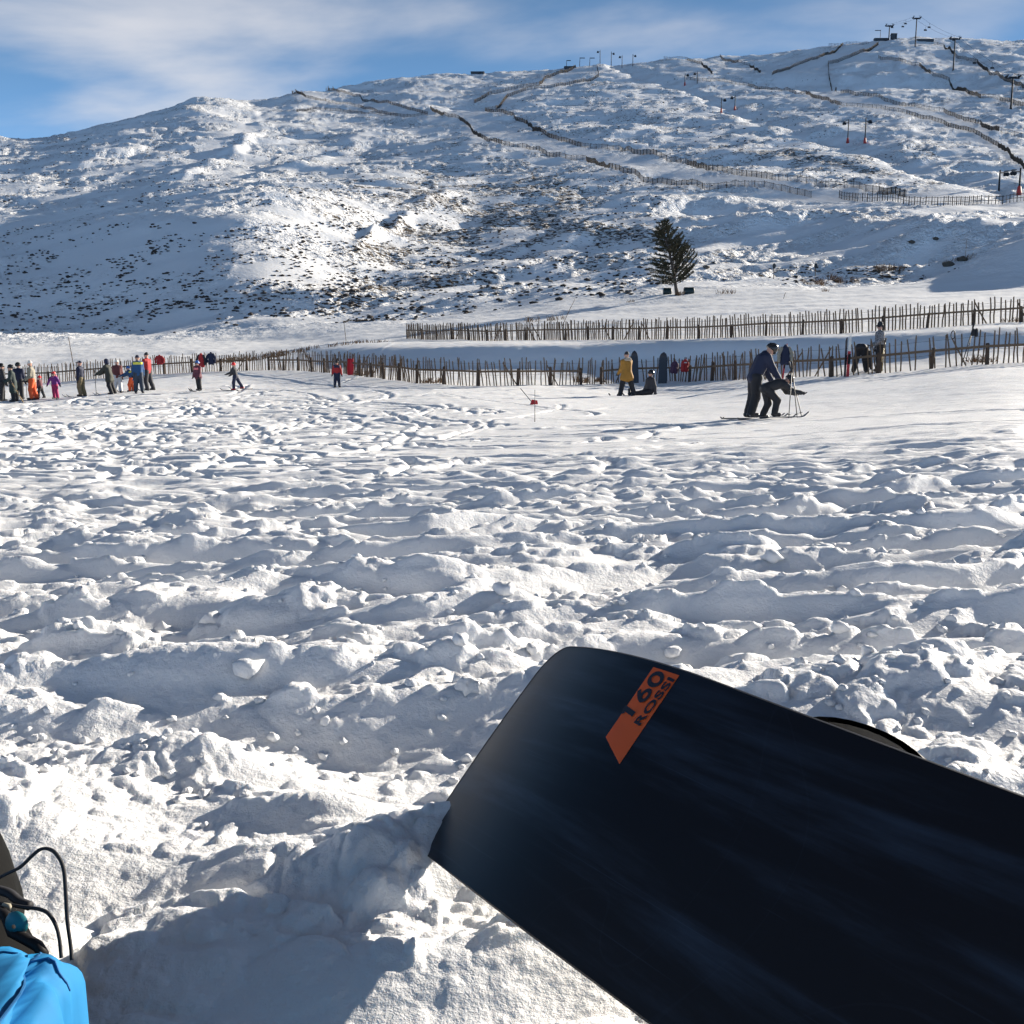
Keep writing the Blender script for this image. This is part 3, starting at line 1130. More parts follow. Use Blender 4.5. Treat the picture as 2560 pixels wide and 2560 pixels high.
def digits(p0, p1, hgt, parent):
    """1 6 0 drawn as bold wide strokes"""
    def arc(cx, cy, rx, ry, a0, a1, n=16):
        return [(cx + rx * math.cos(a0 + (a1 - a0) * i / n), cy + ry * math.sin(a0 + (a1 - a0) * i / n)) for i in range(n + 1)]
    st = [(0.02, [(.36, .02), (.36, .5), (.36, .97)], .15), (0.02, [(.36, .88), (.20, .80), (.06, .72)], .12),
          (1.0, arc(.52, .31, .33, .235, 0, 2 * math.pi, 22), .125), (1.0, [(.20, .36), (.26, .52), (.40, .74), (.60, .93)], .13),
          (2.08, arc(.46, .5, .36, .415, 0, 2 * math.pi, 26), .135)]
    p0, p1 = Vector(p0), Vector(p1)
    dx = p1 - p0
    up = Vector((dx.y, -dx.x)).normalized()
    if up.y > 0:
        up = -up
    for x0, pts, w in st:
        pts = [Vector(((x0 + x), y * 1.25)) for x, y in pts]
        m = MB()
        vv = []
        closed = (pts[0] - pts[-1]).length < 1e-6
        for i, q in enumerate(pts):
            if closed:
                t = pts[(i + 1) % (len(pts) - 1)] - pts[(i - 1) % (len(pts) - 1)]
            else:
                t = pts[min(i + 1, len(pts) - 1)] - pts[max(i - 1, 0)]
            nrm = Vector((-t.y, t.x)).normalized() * w
            for e in (1, -1):
                c_ = q + nrm * e
                g_ = p0 + dx * (c_.x / 2.95) + up * (hgt * c_.y / 1.25)
                vv.append((g_.x, g_.y, kick(g_.y) + .0012))
        m.add(vv, [(2 * i, 2 * i + 1, 2 * i + 3, 2 * i + 2) for i in range(len(pts) - 1)])
        m.build('lettering', M_INK, parent)


digits(bp(1570, 1797), bp(1664, 1690), .0195, inlay)
lettering('ROSSI', bp(1598, 1814), bp(1687, 1699), .0100, inlay)
# two bindings under the board
top_px = board_pix(2160, 1862)


def binding(y0):
    b = empty('binding')
    b.parent = board
    b.location = (BW / 2, y0, -.0105)
    m = MB()
    m.box((0, 0, -.012), (.235, .115, .022))
    m.box((0, .055, -.03), (.21, .012, .06))
    m.box((0, -.055, -.03), (.21, .012, .06))
    m.build('baseplate', M_BIND, b)
    # curved highback standing up from the heel side, leaning over the edge
    m = MB()
    vv, nseg, nh = [], 12, 7
    for h in range(nh):
        th = h / (nh - 1)
        for s_ in range(nseg + 1):
            a = (s_ / nseg - .5) * math.pi * .95
            wdt = .070 * (1 - .42 * th ** 2)
            vv.append((.137 + .030 * math.cos(a) + .040 * th, wdt * math.sin(a), -.018 - .20 * th * (1 - .12 * abs(math.sin(a)))))
    inner = [(x - .005, y * .95, z) for x, y, z in vv]
    n0 = len(vv)
    ff = []
    for h in range(nh - 1):
        for s_ in range(nseg):
            q = (h * (nseg + 1) + s_, h * (nseg + 1) + s_ + 1, (h + 1) * (nseg + 1) + s_ + 1, (h + 1) * (nseg + 1) + s_)
            ff.append(q)
            ff.append(tuple(i + n0 for i in q[::-1]))
    for s_ in range(nseg):
        a = (nh - 1) * (nseg + 1) + s_
        ff.append((a, a + 1, a + 1 + n0, a + n0))
    m.add(vv + inner, ff)
    m.build('highback', M_BIND, b, True)
    for x_, w_, lift in ((.03, .030, .085), (-.075, .024, .062)):
        m = MB()
        vv = []
        for i in range(13):
            a = math.pi * i / 12
            yy, zz__ = .058 * math.cos(a), -.03 - lift * math.sin(a)
            for dx in (-w_ / 2, w_ / 2):
                for e in (0, .004):
                    vv.append((x_ + dx, yy * (1 + e * 10), zz__ - e))
        ff = []
        for i in range(12):
            a = i * 4
            ff += [(a, a + 2, a + 6, a + 4), (a + 1, a + 5, a + 7, a + 3), (a, a + 4, a + 5, a + 1), (a + 2, a + 3, a + 7, a + 6)]
        m.add(vv, ff)
        m.build('strap', M_BIND, b, True)
    return b


binding(top_px[1] - .02)
binding(top_px[1] + .52)

# ------------------------------------------------------------------ the photographer's outstretched leg
M_TROUSER = cloth('bright_blue_trouser', (0.002, 0.175, 0.41), 0.8)
M_BOOT = mat_simple('dark_boot_shell', (0.009, 0.009, 0.009), 0.75, var=0.3, scale=14, bump=0.2, spec=0.04)
M_LACE = mat_simple('black_lace', (0.012, 0.012, 0.016), 0.7)
M_TEAL = mat_simple('teal_badge', (0.008, 0.14, 0.17), 0.45, var=.5, scale=60)
M_TRIM = mat_simple('pale_boot_piping', (0.32, 0.29, 0.22), 0.6)
leg = empty('person', (-.43, .64, 0.0))
tag(leg, 'outstretched leg in bright blue trousers and a dark laced boot, at the photo corner', 'person')
path = [(-.432, .645, .071), (-.428, .60, .073), (-.405, .50, .083), (-.36, .38, .10), (-.30, .24, .13), (-.24, .08, .16), (-.18, -.1, .19), (-.15, -.3, .20)]
PP = [Vector(p) for p in path]
ring_n, ns_ = 56, 60
VV = []
for i in range(ns_):
    t = i / (ns_ - 1) * (len(PP) - 1)
    k = min(int(t), len(PP) - 2)
    c = PP[k].lerp(PP[k + 1], t - k)
    s_len = i / (ns_ - 1)
    for j in range(ring_n):
        a = 2 * math.pi * j / ring_n
        ca_, sa_ = math.cos(a), math.sin(a)
        e = 2 / 6.0
        hw, hh = .117 + .02 * s_len, .070 + .05 * s_len
        x = hw * math.copysign(abs(ca_) ** e, ca_)
        z = hh * math.copysign(abs(sa_) ** e, sa_)
        f = .006 * float(perlin(np.array([a * 1.3 + s_len * 7]), np.array([s_len * 16 - a]), 61)[0]) * min(1, s_len * 14)
        # one long diagonal crease on top of the leg
        cr_ = math.exp(-((a - (1.15 - 2.2 * (s_len - .03))) / .10) ** 2) * math.exp(-((s_len - .16) / .10) ** 2)
        f -= .020 * cr_ - .010 * math.exp(-((a - (1.40 - 2.2 * (s_len - .03))) / .13) ** 2) * math.exp(-((s_len - .16) / .10) ** 2)
        sc_ = 1 + f / .09
        if i == 0:
            sc_ *= .965
        VV.append((c.x + x * sc_ + .43, c.y - .64 + (.012 * math.cos(a * 3) if i < 2 else 0), max(c.z + z * sc_, -.02)))
inner = [((x - (-.002)) * .95, y + .001, .071 + (z - .071) * .95) for x, y, z in VV[:ring_n]]
inner2 = [(x, y - .05, z) for x, y, z in inner]
QQ = []
for i in range(ns_ - 1):
    for j in range(ring_n):
        j2 = (j + 1) % ring_n
        QQ.append((i * ring_n + j, i * ring_n + j2, (i + 1) * ring_n + j2, (i + 1) * ring_n + j))
nb = ns_ * ring_n
for j in range(ring_n):
    j2 = (j + 1) % ring_n
    QQ.append((nb + j, nb + j2, j2, j))
    QQ.append((nb + ring_n + j, nb + ring_n + j2, nb + j2, nb + j))
tl = link('trouser_leg', np_mesh('trouser_leg', np.array(VV + inner + inner2), np.array(QQ), [M_TROUSER]), leg)
M_SEAM = cloth('blue_seam_thread', (0.002, 0.10, 0.27), .8)
for row_i in (4,):      # stitched hem line round the cuff
    m = MB()
    m.tube([Vector(VV[row_i * ring_n + j % ring_n]) * 1.0 + Vector((0, 0, .0005)) for j in range(2, ring_n // 2 - 1)], .0009, 5)
    m.build('hem_seam', M_SEAM, tl)
m = MB()
m.tube([Vector(VV[i * ring_n + 9]) + Vector((0, 0, .0004)) for i in range(0, 30)], .0010, 5)
m.build('side_seam', M_SEAM, tl)
bo = Vector((-.43, .64, 0))


def lp(px, row, d):
    return pixpos(px, row, d) - bo


boot_pr = [((-.02, -.05, .065), (-.005, .03, .075), .062, .064), ((-.005, .03, .075), (-.075, .14, .105), .064, .056), ((-.075, .14, .105), (-.15, .27, .17), .056, .046),
           ((.0, .02, .045), (-.07, .17, .055), .045, .042), ((-.07, .17, .055), (-.15, .28, .10), .042, .040)]
boot = link('boot', sdf_mesh('boot', boot_pr, M_BOOT, .010, .035, .003), leg)
boot['label'] = 'dark grey laced boot with a teal badge'


def lace(pts, r=.0014):
    m = MB()
    pv = [lp(*p) for p in pts]
    # smooth curve through the points
    out = []
    for i in range(len(pv) - 1):
        p0, p1, p2, p3 = pv[max(i - 1, 0)], pv[i], pv[i + 1], pv[min(i + 2, len(pv) - 1)]
        for s_ in range(6):
            t = s_ / 6
            out.append(.5 * ((2 * p1) + (p2 - p0) * t + (2 * p0 - 5 * p1 + 4 * p2 - p3) * t * t + (3 * p1 - p0 - 3 * p2 + p3) * t ** 3))
    out.append(pv[-1])
    m.tube(out, r, 6)
    return m.build('lace', M_LACE, boot, True)


lace([(-40, 2215, .70), (10, 2188, .69), (50, 2168, .685), (80, 2140, .68), (100, 2124, .68), (120, 2122, .68), (140, 2134, .675), (158, 2168, .67), (164, 2230, .665), (168, 2300, .66), (176, 2360, .655), (180, 2400, .65)])
lace([(-40, 2256, .68), (20, 2262, .675), (60, 2268, .67), (95, 2272, .665), (120, 2283, .66), (138, 2310, .655), (148, 2345, .65), (153, 2395, .645)])
lace([(-30, 2220, .69), (20, 2232, .685), (50, 2255, .68), (75, 2265, .675)], .0035)
m = MB()
vv = []
ce = lp(42, 2308, .655)
for k in range(4):
    for i in range(14):
        a = 2 * math.pi * i / 14
        r_ = [.0085, .0080, .0055, .0015][k]
        vv.append(ce + Vector((math.cos(a) * r_, -.0015 * k, math.sin(a) * r_ * 1.15)))
m.add(vv, [(k * 14 + i, k * 14 + (i + 1) % 14, (k + 1) * 14 + (i + 1) % 14, (k + 1) * 14 + i) for k in range(3) for i in range(14)])
m.build('badge', M_TEAL, boot, True)
m = MB()
m.tube([lp(-10, 2275, .67), lp(15, 2290, .662), lp(30, 2330, .655), lp(60, 2345, .65), lp(95, 2365, .645), lp(110, 2390, .64)], .004, 6)
m.build('buckle_strap', M_BIND, boot, True)
m = MB()
m.tube([lp(60, 2335, .652), lp(80, 2350, .65), lp(100, 2375, .646), lp(106, 2395, .642)], .0018, 5)
m.tube([lp(8, 2262, .672), lp(22, 2264, .671), lp(30, 2285, .668)], .0018, 5)
m.build('piping', M_TRIM, boot, True)

# the rest of the sitter, behind the camera
M_COAT = cloth('sitter_dark_jacket', (0.02, 0.025, 0.04))
seat_z = ground(0, .3)
tors = [((.43 - .10, -1.02, .18), (.43 - .08, -1.10, .55), .17, .20), ((.43 + .08, -1.02, .18), (.43 + .06, -1.10, .55), .17, .20), ((.43 - .17, -1.10, .66), (.43 + .17, -1.10, .66), .09, .09),
        ((.43 - .2, -1.10, .64), (.43 - .24, -.92, .42), .07, .06), ((.43 - .24, -.92, .42), (.43 - .09, -.74, .49), .06, .045), ((.43 + .2, -1.10, .64), (.43 + .24, -.92, .42), .07, .06), ((.43 + .24, -.92, .42), (.43 + .09, -.74, .49), .06, .045)]
link('jacket', sdf_mesh('jacket', tors, M_COAT, .025, .06, .006), leg)
hd = [((.43, -1.08, .74), (.43, -1.07, .80), .05, .05), ((.43, -1.07, .86), (.43, -1.05, .91), .085, .095), ((.43, -.955, .865), (.43, -.945, .855), .014, .018),
      ((.43 - .09, -.74, .49), (.43 - .05, -.68, .52), .03, .035), ((.43 + .09, -.74, .49), (.43 + .05, -.68, .52), .03, .035)]
link('head', sdf_mesh('head', hd[:3], M_SKIN, .016, .02), leg)
link('hand', sdf_mesh('hand', hd[3:4], M_SKIN, .012, .02), leg)
link('hand', sdf_mesh('hand', hd[4:], M_SKIN, .012, .02), leg)
link('hat', sdf_mesh('hat', [((.43, -1.07, .92), (.43, -1.07, .95), .11, .09)], M_BLACK, .016, .02, cut=lambda g: .90 - g[..., 2]), leg)
rleg = [((.43 + .12, -1.0, .12), (.43 + .30, -.62, .22), .11, .085), ((.43 + .30, -.62, .22), (.43 + .20, -.42, .06), .085, .07)]
link('trouser_leg', sdf_mesh('trouser_leg', rleg, M_TROUSER, .02, .03, .005), leg)

# ------------------------------------------------------------------ loose lumps and crumbs of snow
def ico(sub):
    bm = bmesh.new()
    bmesh.ops.create_icosphere(bm, subdivisions=sub, radius=1)
    v = np.array([p.co[:] for p in bm.verts])
    f = np.array([[q.index for q in p.verts] for p in bm.faces])
    bm.free()
    return v, f


IV2, IF2 = ico(2)
IV1, IF1 = ico(1)


def lumps(name, spots, mat, sub=2, flat=.85, rough=.36, smooth=True):
    iv, iff = (IV2, IF2) if sub == 2 else (IV1, IF1)
    rg = np.random.default_rng(9)
    VV, FF = [], []
    for n, (p, r) in enumerate(spots):
        s_ = rg.random() * 50
        dn = 1 + rough * 1.6 * perlin(iv[:, 0] * 1.6 + s_, iv[:, 1] * 1.6 + iv[:, 2] * 1.3 + s_ * .7, 3) + rough * .8 * perlin(iv[:, 0] * 3.6 + s_, iv[:, 2] * 3.6 - s_, 5)
        sc = np.array([1 + rg.uniform(-.2, .35), 1 + rg.uniform(-.2, .2), flat * rg.uniform(.75, 1.15)])
        a = rg.random() * 6.28
        R = np.array([[math.cos(a), -math.sin(a), 0], [math.sin(a), math.cos(a), 0], [0, 0, 1]])
        VV.append((iv * dn[:, None] * sc * r) @ R.T + np.array(p))
        FF.append(iff + n * len(iv))
    return link(name, np_mesh(name, np.concatenate(VV), np.concatenate(FF), [mat], smooth))


rg = np.random.default_rng(21)
sp_ = []
while len(sp_) < 900:
    px = rg.uniform(-250, 2800)
    d = math.exp(rg.uniform(math.log(.72), math.log(9)))
    r = .0036 * math.exp(abs(rg.normal()) * .75) * (1 + .16 * d)
    if d < 1.5:
        r = min(r, .0075)
    if r > .02 or d < 1.12:
        continue
    x = d * (px - 1280) / F
    if float(perlin(np.array([x / .42]), np.array([d / .30]), 35)[0]) < rg.uniform(-.5, .1):
        continue
    p = on_ground(px, d)
    sp_.append(((p.x, p.y, p.z + r * .1), r))
for px, row, r in [(1215, 2000, .0), (1260, 1480, .022), (1930, 1400, .028), (620, 1690, .022), (1680, 1640, .014)]:
    if r:
        p = on_pix(px, row)
        sp_.append(((p.x, p.y, p.z + r * .3), r))
o = lumps('snow_crumbs', sp_, M_CRUMB)
tag(o, 'loose lumps and crumbs of snow scattered over the churned slope', kind='stuff')
# ------------------------------------------------------------------ fences of palings
pick_me = []
for k in range(7):
    rr = random.Random(k)
    m = MB()
    m.tube([(0, 0, -.12), (rr.uniform(-.012, .012), rr.uniform(-.01, .01), .4), (rr.uniform(-.02, .02), rr.uniform(-.015, .015), .85), (rr.uniform(-.012, .012), 0, 1.3), (rr.uniform(-.01, .01), 0, 1.34)],
           [.021, .024, .023, .021, .008], 5)
    pick_me.append(m.mesh('picket', M_WOOD))
post_me = []
for k in range(4):
    rr = random.Random(40 + k)
    m = MB()
    m.tube([(0, 0, -.3), (rr.uniform(-.01, .01), 0, .3), (rr.uniform(-.015, .015), 0, .72), (rr.uniform(-.01, .01), 0, .76)], [.062, .058, .055, .040], 8)
    post_me.append(m.mesh('post', M_WOOD2))


def walk(ctrl, step):
    """points every step metres along the ground line through (px, d) control points"""
    W = [on_ground(a, b) for a, b in ctrl]
    out = []
    carry = 0.0
    for a, b in zip(W[:-1], W[1:]):
        L_ = (b - a).to_2d().length
        t = carry
        while t < L_:
            p = a.lerp(b, t / L_)
            out.append(Vector((p.x, p.y, ground(p.x, p.y))))
            t += step
        carry = t - L_
    return out


def near_fence(ctrl, label, thick=1.15, hp=1.0, rail=.78, seed=1, spacing=.165, miss=.06, tilt=.05, lean=0.0, post_every=1.75, tall=1.0, wires=(.55, 1.08), low_rail=None):
    rr = random.Random(seed)
    W0 = on_ground(*ctrl[0])
    root = empty('paling_fence', W0)
    tag(root, label, 'fence', 'wooden paling fences along the slope')
    posts = walk(ctrl, post_every)
    for i, p in enumerate(posts):
        q = p - W0
        o = link('post', post_me[rr.randrange(4)], root, q, (rr.uniform(-.05, .05), rr.uniform(-.05, .05), rr.uniform(0, 6)))
        o.scale = (1.2, 1.2, tall * rr.uniform(.92, 1.12))
    back = Vector((0, .06, 0))
    rails = [rail] + ([low_rail] if low_rail else [])
    for rh in rails:
        for a, b in zip(posts[:-1], posts[1:]):
            m = MB()
            pa, pb = a - W0 + Vector((0, -.05, rh * tall)), b - W0 + Vector((0, -.05, rh * tall))
            dv = (pb - pa)
            R = dv.to_track_quat('X', 'Z').to_matrix()
            m.box((0, 0, 0), (dv.length * .996, .035, .085), R)
            m.build('rail', M_WOOD, root, loc=(pa + pb) / 2)
    ps = walk(ctrl, spacing)
    wl_ = [[] for _ in wires]
    drift = 0
    for i, p in enumerate(ps):
        drift = .9 * drift + rr.gauss(0, tilt * .45)
        q = p - W0 + back
        if i % 5 == 0:
            for k, w in enumerate(wires):
                wl_[k].append(q + Vector((0, .022, w * hp + rr.uniform(-.03, .03))))
        if rr.random() < miss:
            continue
        tl = lean + drift + rr.gauss(0, tilt)
        if rr.random() < .02:
            tl += rr.choice((-.5, .5))
        o = link('picket', pick_me[rr.randrange(7)], root, q + Vector((rr.uniform(-.03, .03), 0, 0)), (rr.uniform(-.04, .04), tl, rr.uniform(0, 6.28) * 0))
        o.scale = (thick, thick, hp * rr.uniform(.86, 1.06))
    for w in wl_:
        if len(w) > 1:
            m = MB()
            m.tube(w, .006, 4)
            m.build('wire', M_WIRE, root)
    return root


near_fence([(-90, 60), (0, 60), (180, 60), (400, 60.5), (560, 60.5), (668, 60)],
           'dense leaning paling fence behind the queue of skiers on the left', thick=1.25, seed=2, spacing=.145, hp=.86, rail=.62, low_rail=None, tilt=.03, lean=.02, miss=.03)
near_fence([(672, 60), (760, 57), (860, 52.5), (960, 47), (1060, 43.5), (1180, 42.3), (1280, 42.3), (1420, 44), (1500, 45.1)],
           'middle stretch of the lower paling fence with a red sledge leaning on it', seed=5, spacing=.155, miss=.10, tilt=.05, hp=.88, rail=.62)
near_fence([(1503, 45.1), (1560, 46), (1680, 45), (1800, 41.5), (1920, 38.2), (2080, 35.8), (2240, 34.3), (2400, 33.5), (2560, 33), (2680, 32.5)],
           'gappy right hand stretch of the lower paling fence hung with rucksacks', seed=6, spacing=.162, miss=.12, tilt=.055, hp=.88, rail=.62)
near_fence([(1018, 75), (1150, 69.5), (1290, 65), (1450, 60), (1610, 56.3), (1760, 53.6), (1920, 51.2), (2080, 49), (2240, 47.2), (2400, 46), (2560, 45.2), (2680, 44.8)],
           'upper paling fence with close pickets along the top of the shaded bank', thick=1.5, seed=8, spacing=.157, miss=.02, tilt=.02, lean=-.05, hp=.88, rail=.64, post_every=2.0)


# ------------------------------------------------------------------ far fences on the hill
def far_fence(pts, label, h=1.3, post=2.6, spac=.30, seed=0, rails=(.85,)):
    rr = random.Random(seed)
    W = [on_pix(a, b) for a, b in pts]
    root = empty('snow_fence', W[0])
    tag(root, label, 'fence', 'snow fences on the far hill')
    W0 = W[0]
    line = []
    for a, b in zip(W[:-1], W[1:]):
        L_ = (b - a).to_2d().length
        n = max(1, int(L_ / spac))
        for i in range(n):
            p = a.lerp(b, i / n)
            line.append((p.x, p.y))
    line.append((W[-1].x, W[-1].y))
    line = [(x, y, ground(x, y)) for x, y in line]
    A = np.array(line)
    hh = np.array([h * rr.uniform(.85, 1.1) for _ in line])
    w = .05
    ang = np.array([rr.uniform(0, 6) for _ in line])
    vs2, fs2 = [], []
    tri = [(0, 1), (1, 2), (2, 0)]
    base = np.zeros((len(A), 6, 3))
    for k in range(3):
        ox, oy = w * np.cos(ang + 2.094 * k), w * np.sin(ang + 2.094 * k)
        base[:, k] = np.stack([A[:, 0] + ox, A[:, 1] + oy, A[:, 2] - .1], 1)
        base[:, k + 3] = np.stack([A[:, 0] + ox, A[:, 1] + oy, A[:, 2] + hh], 1)
    V = base.reshape(-1, 3) - np.array(W0)
    F0 = np.array([[a, b, b + 3, a + 3] for a, b in tri])
    Q = (F0[None] + 6 * np.arange(len(A))[:, None, None]).reshape(-1, 4)
    o = link('paling', np_mesh('paling', V, Q, [M_FARWOOD], False), root)
    o['kind'] = 'stuff'
    st = max(1, int(post / spac))
    m = MB()
    for p in line[::st]:
        q = Vector(p) - W0
        m.tube([q + Vector((0, 0, -.3)), q + Vector((rr.uniform(-.05, .05), 0, h * 1.02))], [.10, .085], 5)
    o = m.build('posts', M_FARWOOD, root)
    o['kind'] = 'stuff'
    for rh in rails:
        m = MB()
        m.tube([Vector(p) - W0 + Vector((0, -.08, h * rh)) for p in line[::max(1, st // 2)]], .055, 4)
        m.build('rail', M_FARWOOD, root)
    return root


FF_ = [
    ([(740, 231), (764, 245), (815, 254), (900, 270), (966, 286), (1069, 289)], 'snow fence starting at the dark snag on the left skyline shoulder', 1.3, 1.0),
    ([(742, 282), (792, 275), (850, 279), (934, 285), (994, 293)], 'short faint snow fence below the left skyline shoulder', 1.1, .8),
    ([(820, 221), (862, 235), (900, 247), (943, 256), (1004, 270), (1069, 286)], 'snow fence running from the second dark snag down to the piste mouth', 1.3, 1.0),
    ([(1076, 275), (1111, 289), (1148, 298), (1176, 324), (1204, 347), (1255, 361), (1316, 372), (1400, 393), (1465, 403), (1525, 421), (1595, 447), (1660, 461), (1762, 477), (1846, 470), (1907, 468), (1967, 480), (2028, 494)], 'long snow fence along the lower side of the central piste', 1.5, 1.2),
    ([(1185, 258), (1223, 237), (1297, 223), (1348, 214), (1362, 198), (1400, 184), (1439, 170)], 'snow fence climbing to the skyline on the left of the upper piste', 1.8, 1.0),
    ([(1213, 279), (1241, 272), (1269, 244), (1316, 228), (1386, 219), (1455, 205), (1497, 193), (1493, 168)], 'hooked snow fence climbing on the right of the upper piste', 1.7, 1.0),
    ([(1213, 279), (1283, 291), (1316, 310), (1353, 333), (1390, 349), (1455, 370), (1549, 379), (1642, 393), (1716, 412), (1776, 426), (1846, 438), (1939, 452), (2023, 459), (2126, 468), (2196, 484), (2265, 494)], 'long snow fence along the upper side of the central piste', 1.6, 1.2),
    ([(2098, 496), (2144, 504), (2265, 512), (2359, 515), (2452, 510), (2560, 503)], 'tall post and rail snow fence in the saddle at the right', 1.7, 1.0),
    ([(1660, 151), (1716, 151), (1753, 163), (1781, 186)], 'short curved snow fence just under the middle skyline', 1.7, 1.0),
    ([(1800, 145), (1846, 158), (1874, 170), (1902, 184)], 'curved snow fence between the skyline and the upper hollow', 1.7, 1.0),
    ([(1930, 189), (1986, 168), (2051, 144), (2093, 128), (2107, 114)], 'straight snow fence rising to the skyline left of the summit', 1.8, 1.0),
    ([(2070, 163), (2126, 144), (2158, 130), (2196, 112)], 'double thick snow fence rising towards the summit station', 2.2, 1.0),
    ([(2070, 163), (2072, 196), (2091, 231)], 'dark fence dropping through the shaded upper hollow', 1.9, 1.0),
    ([(1716, 203), (1800, 205), (1870, 217), (1939, 226), (2014, 235), (2042, 247), (2102, 265), (2172, 270), (2265, 286), (2359, 312), (2452, 345), (2494, 368), (2526, 396), (2560, 424)], 'long snow fence along the lower side of the right hand piste', 1.6, 1.1),
    ([(2102, 233), (2172, 242), (2219, 256), (2289, 268), (2359, 284), (2452, 317), (2498, 331), (2560, 347)], 'snow fence along the upper side of the right hand piste', 1.7, 1.1),
    ([(2196, 147), (2265, 161), (2298, 165), (2326, 186), (2373, 210), (2414, 231), (2452, 247), (2498, 254), (2560, 265)], 'snow fence passing below the middle chairlift pylon', 1.9, 1.0),
    ([(2335, 112), (2359, 121), (2387, 142), (2442, 158), (2470, 184), (2498, 193), (2560, 224)], 'snow fence running behind the chairlift line at the right skyline', 2.0, 1.0),
    ([(2072, 113), (2120, 111), (2172, 110)], 'short level snow fence on the skyline left of the summit', 1.8, 1.0),
]
for i, (pts, lab, h, _) in enumerate(FF_):
    far_fence(pts, lab, h, seed=i, rails=(.9, .45) if i == 7 else (.88,), spac=.33 if i not in (7,) else .9)

# ------------------------------------------------------------------ heather on the hill
rg = np.random.default_rng(33)
hp_ = []
for (x0, x1, y0, y1, n, r0, r1) in [(0, 900, 560, 800, 1150, .22, .50), (0, 620, 760, 835, 120, .2, .42), (820, 1660, 430, 830, 1500, .2, .55), (1650, 2300, 360, 480, 400, .2, .5), (1900, 2480, 668, 712, 150, .16, .42),
                                    (1200, 2100, 200, 360, 450, .3, .7), (0, 900, 340, 520, 450, .25, .55), (860, 1180, 800, 835, 110, .15, .4)]:
    k = 0
    tries = 0
    while k < n and tries < n * 12:
        tries += 1
        px, row = rg.uniform(x0, x1), rg.uniform(y0, y1)
        c = float(perlin(np.array([px / 70.]), np.array([row / 28.]), 77)[0])
        if c < rg.uniform(-.55, .35):
            continue
        p = on_pix(px, row)
        jj = int(np.searchsorted(D, p.y))
        cc = int(np.searchsorted(PXC, px))
        if VEG[min(jj, NR - 1), cc] < .04 or p.y < 100:
            continue
        r = rg.uniform(r0, r1) * rg.uniform(.35, .8)
        hp_.append(((p.x, p.y, p.z + r * .1), r))
        k += 1
o = lumps('heather', hp_, M_HEATHER, 1, .55, .35, False)
tag(o, 'dark heather tufts poking through the snow all over the hill', kind='stuff')


def grass(name, spots, mat, label):
    rr = random.Random(3)
    m = MB()
    for p, hgt, spread, n in spots:
        for i in range(n):
            a, r = rr.uniform(0, 6.28), spread * math.sqrt(rr.random())
            b = Vector((p.x + math.cos(a) * r, p.y + math.sin(a) * r * .6, 0))
            b.z = ground(b.x, b.y) - .03
            t = b + Vector((rr.gauss(0, .35) * hgt, rr.gauss(0, .25) * hgt, hgt * rr.uniform(.6, 1.1)))
            s_ = Vector((.014, .008, 0)) * (1 + hgt)
            mid = b.lerp(t, .55) + Vector((0, 0, hgt * .12))
            m.add([b - s_, b + s_, mid + s_ * .8, t, mid - s_ * .8], [(0, 1, 2, 4), (4, 2, 3)])
    o = m.build(name, mat)
    return tag(o, label, kind='stuff')


gs = []
for px, d, hgt, spr, n in [(555, 68, .45, .9, 60), (600, 69, .5, 1.0, 70), (690, 70, .5, .9, 80), (760, 71, .35, 1.2, 60), (640, 69, .3, 1.0, 50), (860, 70, .3, 1.3, 50), (930, 72, .3, 1.2, 40),
                           (1455, 45.5, .35, .4, 45), (1500, 46, .3, .3, 30), (1080, 44, .3, .5, 40), (905, 50.5, .25, .5, 40), (2440, 34.5, .3, .35, 40), (2470, 34.2, .25, .3, 30),
                           (2525, 46.5, .3, .4, 30), (1700, 96.6, .5, .5, 50)]:
    gs.append((on_ground(px, d), hgt, spr, n))
for px, row, hgt, spr, n in [(2015, 712, .5, .7, 40), (2050, 714, .8, .6, 60), (2090, 708, .9, .9, 80), (2135, 706, .6, .7, 50), (2205, 678, .9, 1.0, 60), (2240, 682, .9, 1.0, 60), (2380, 658, .45, 1.2, 60), (2420, 650, .45, 1.0, 60),
                             (1815, 735, .5, 1.0, 40), (2065, 730, .4, .4, 20), (1575, 755, .3, .5, 20), (1390, 800, .5, .8, 30), (1330, 805, .5, .8, 30)]:
    gs.append((on_pix(px, row), hgt, spr, n))
grass('dry_grass', gs, M_GRASS, 'tufts of dry brown grass showing through the snow by the fences')

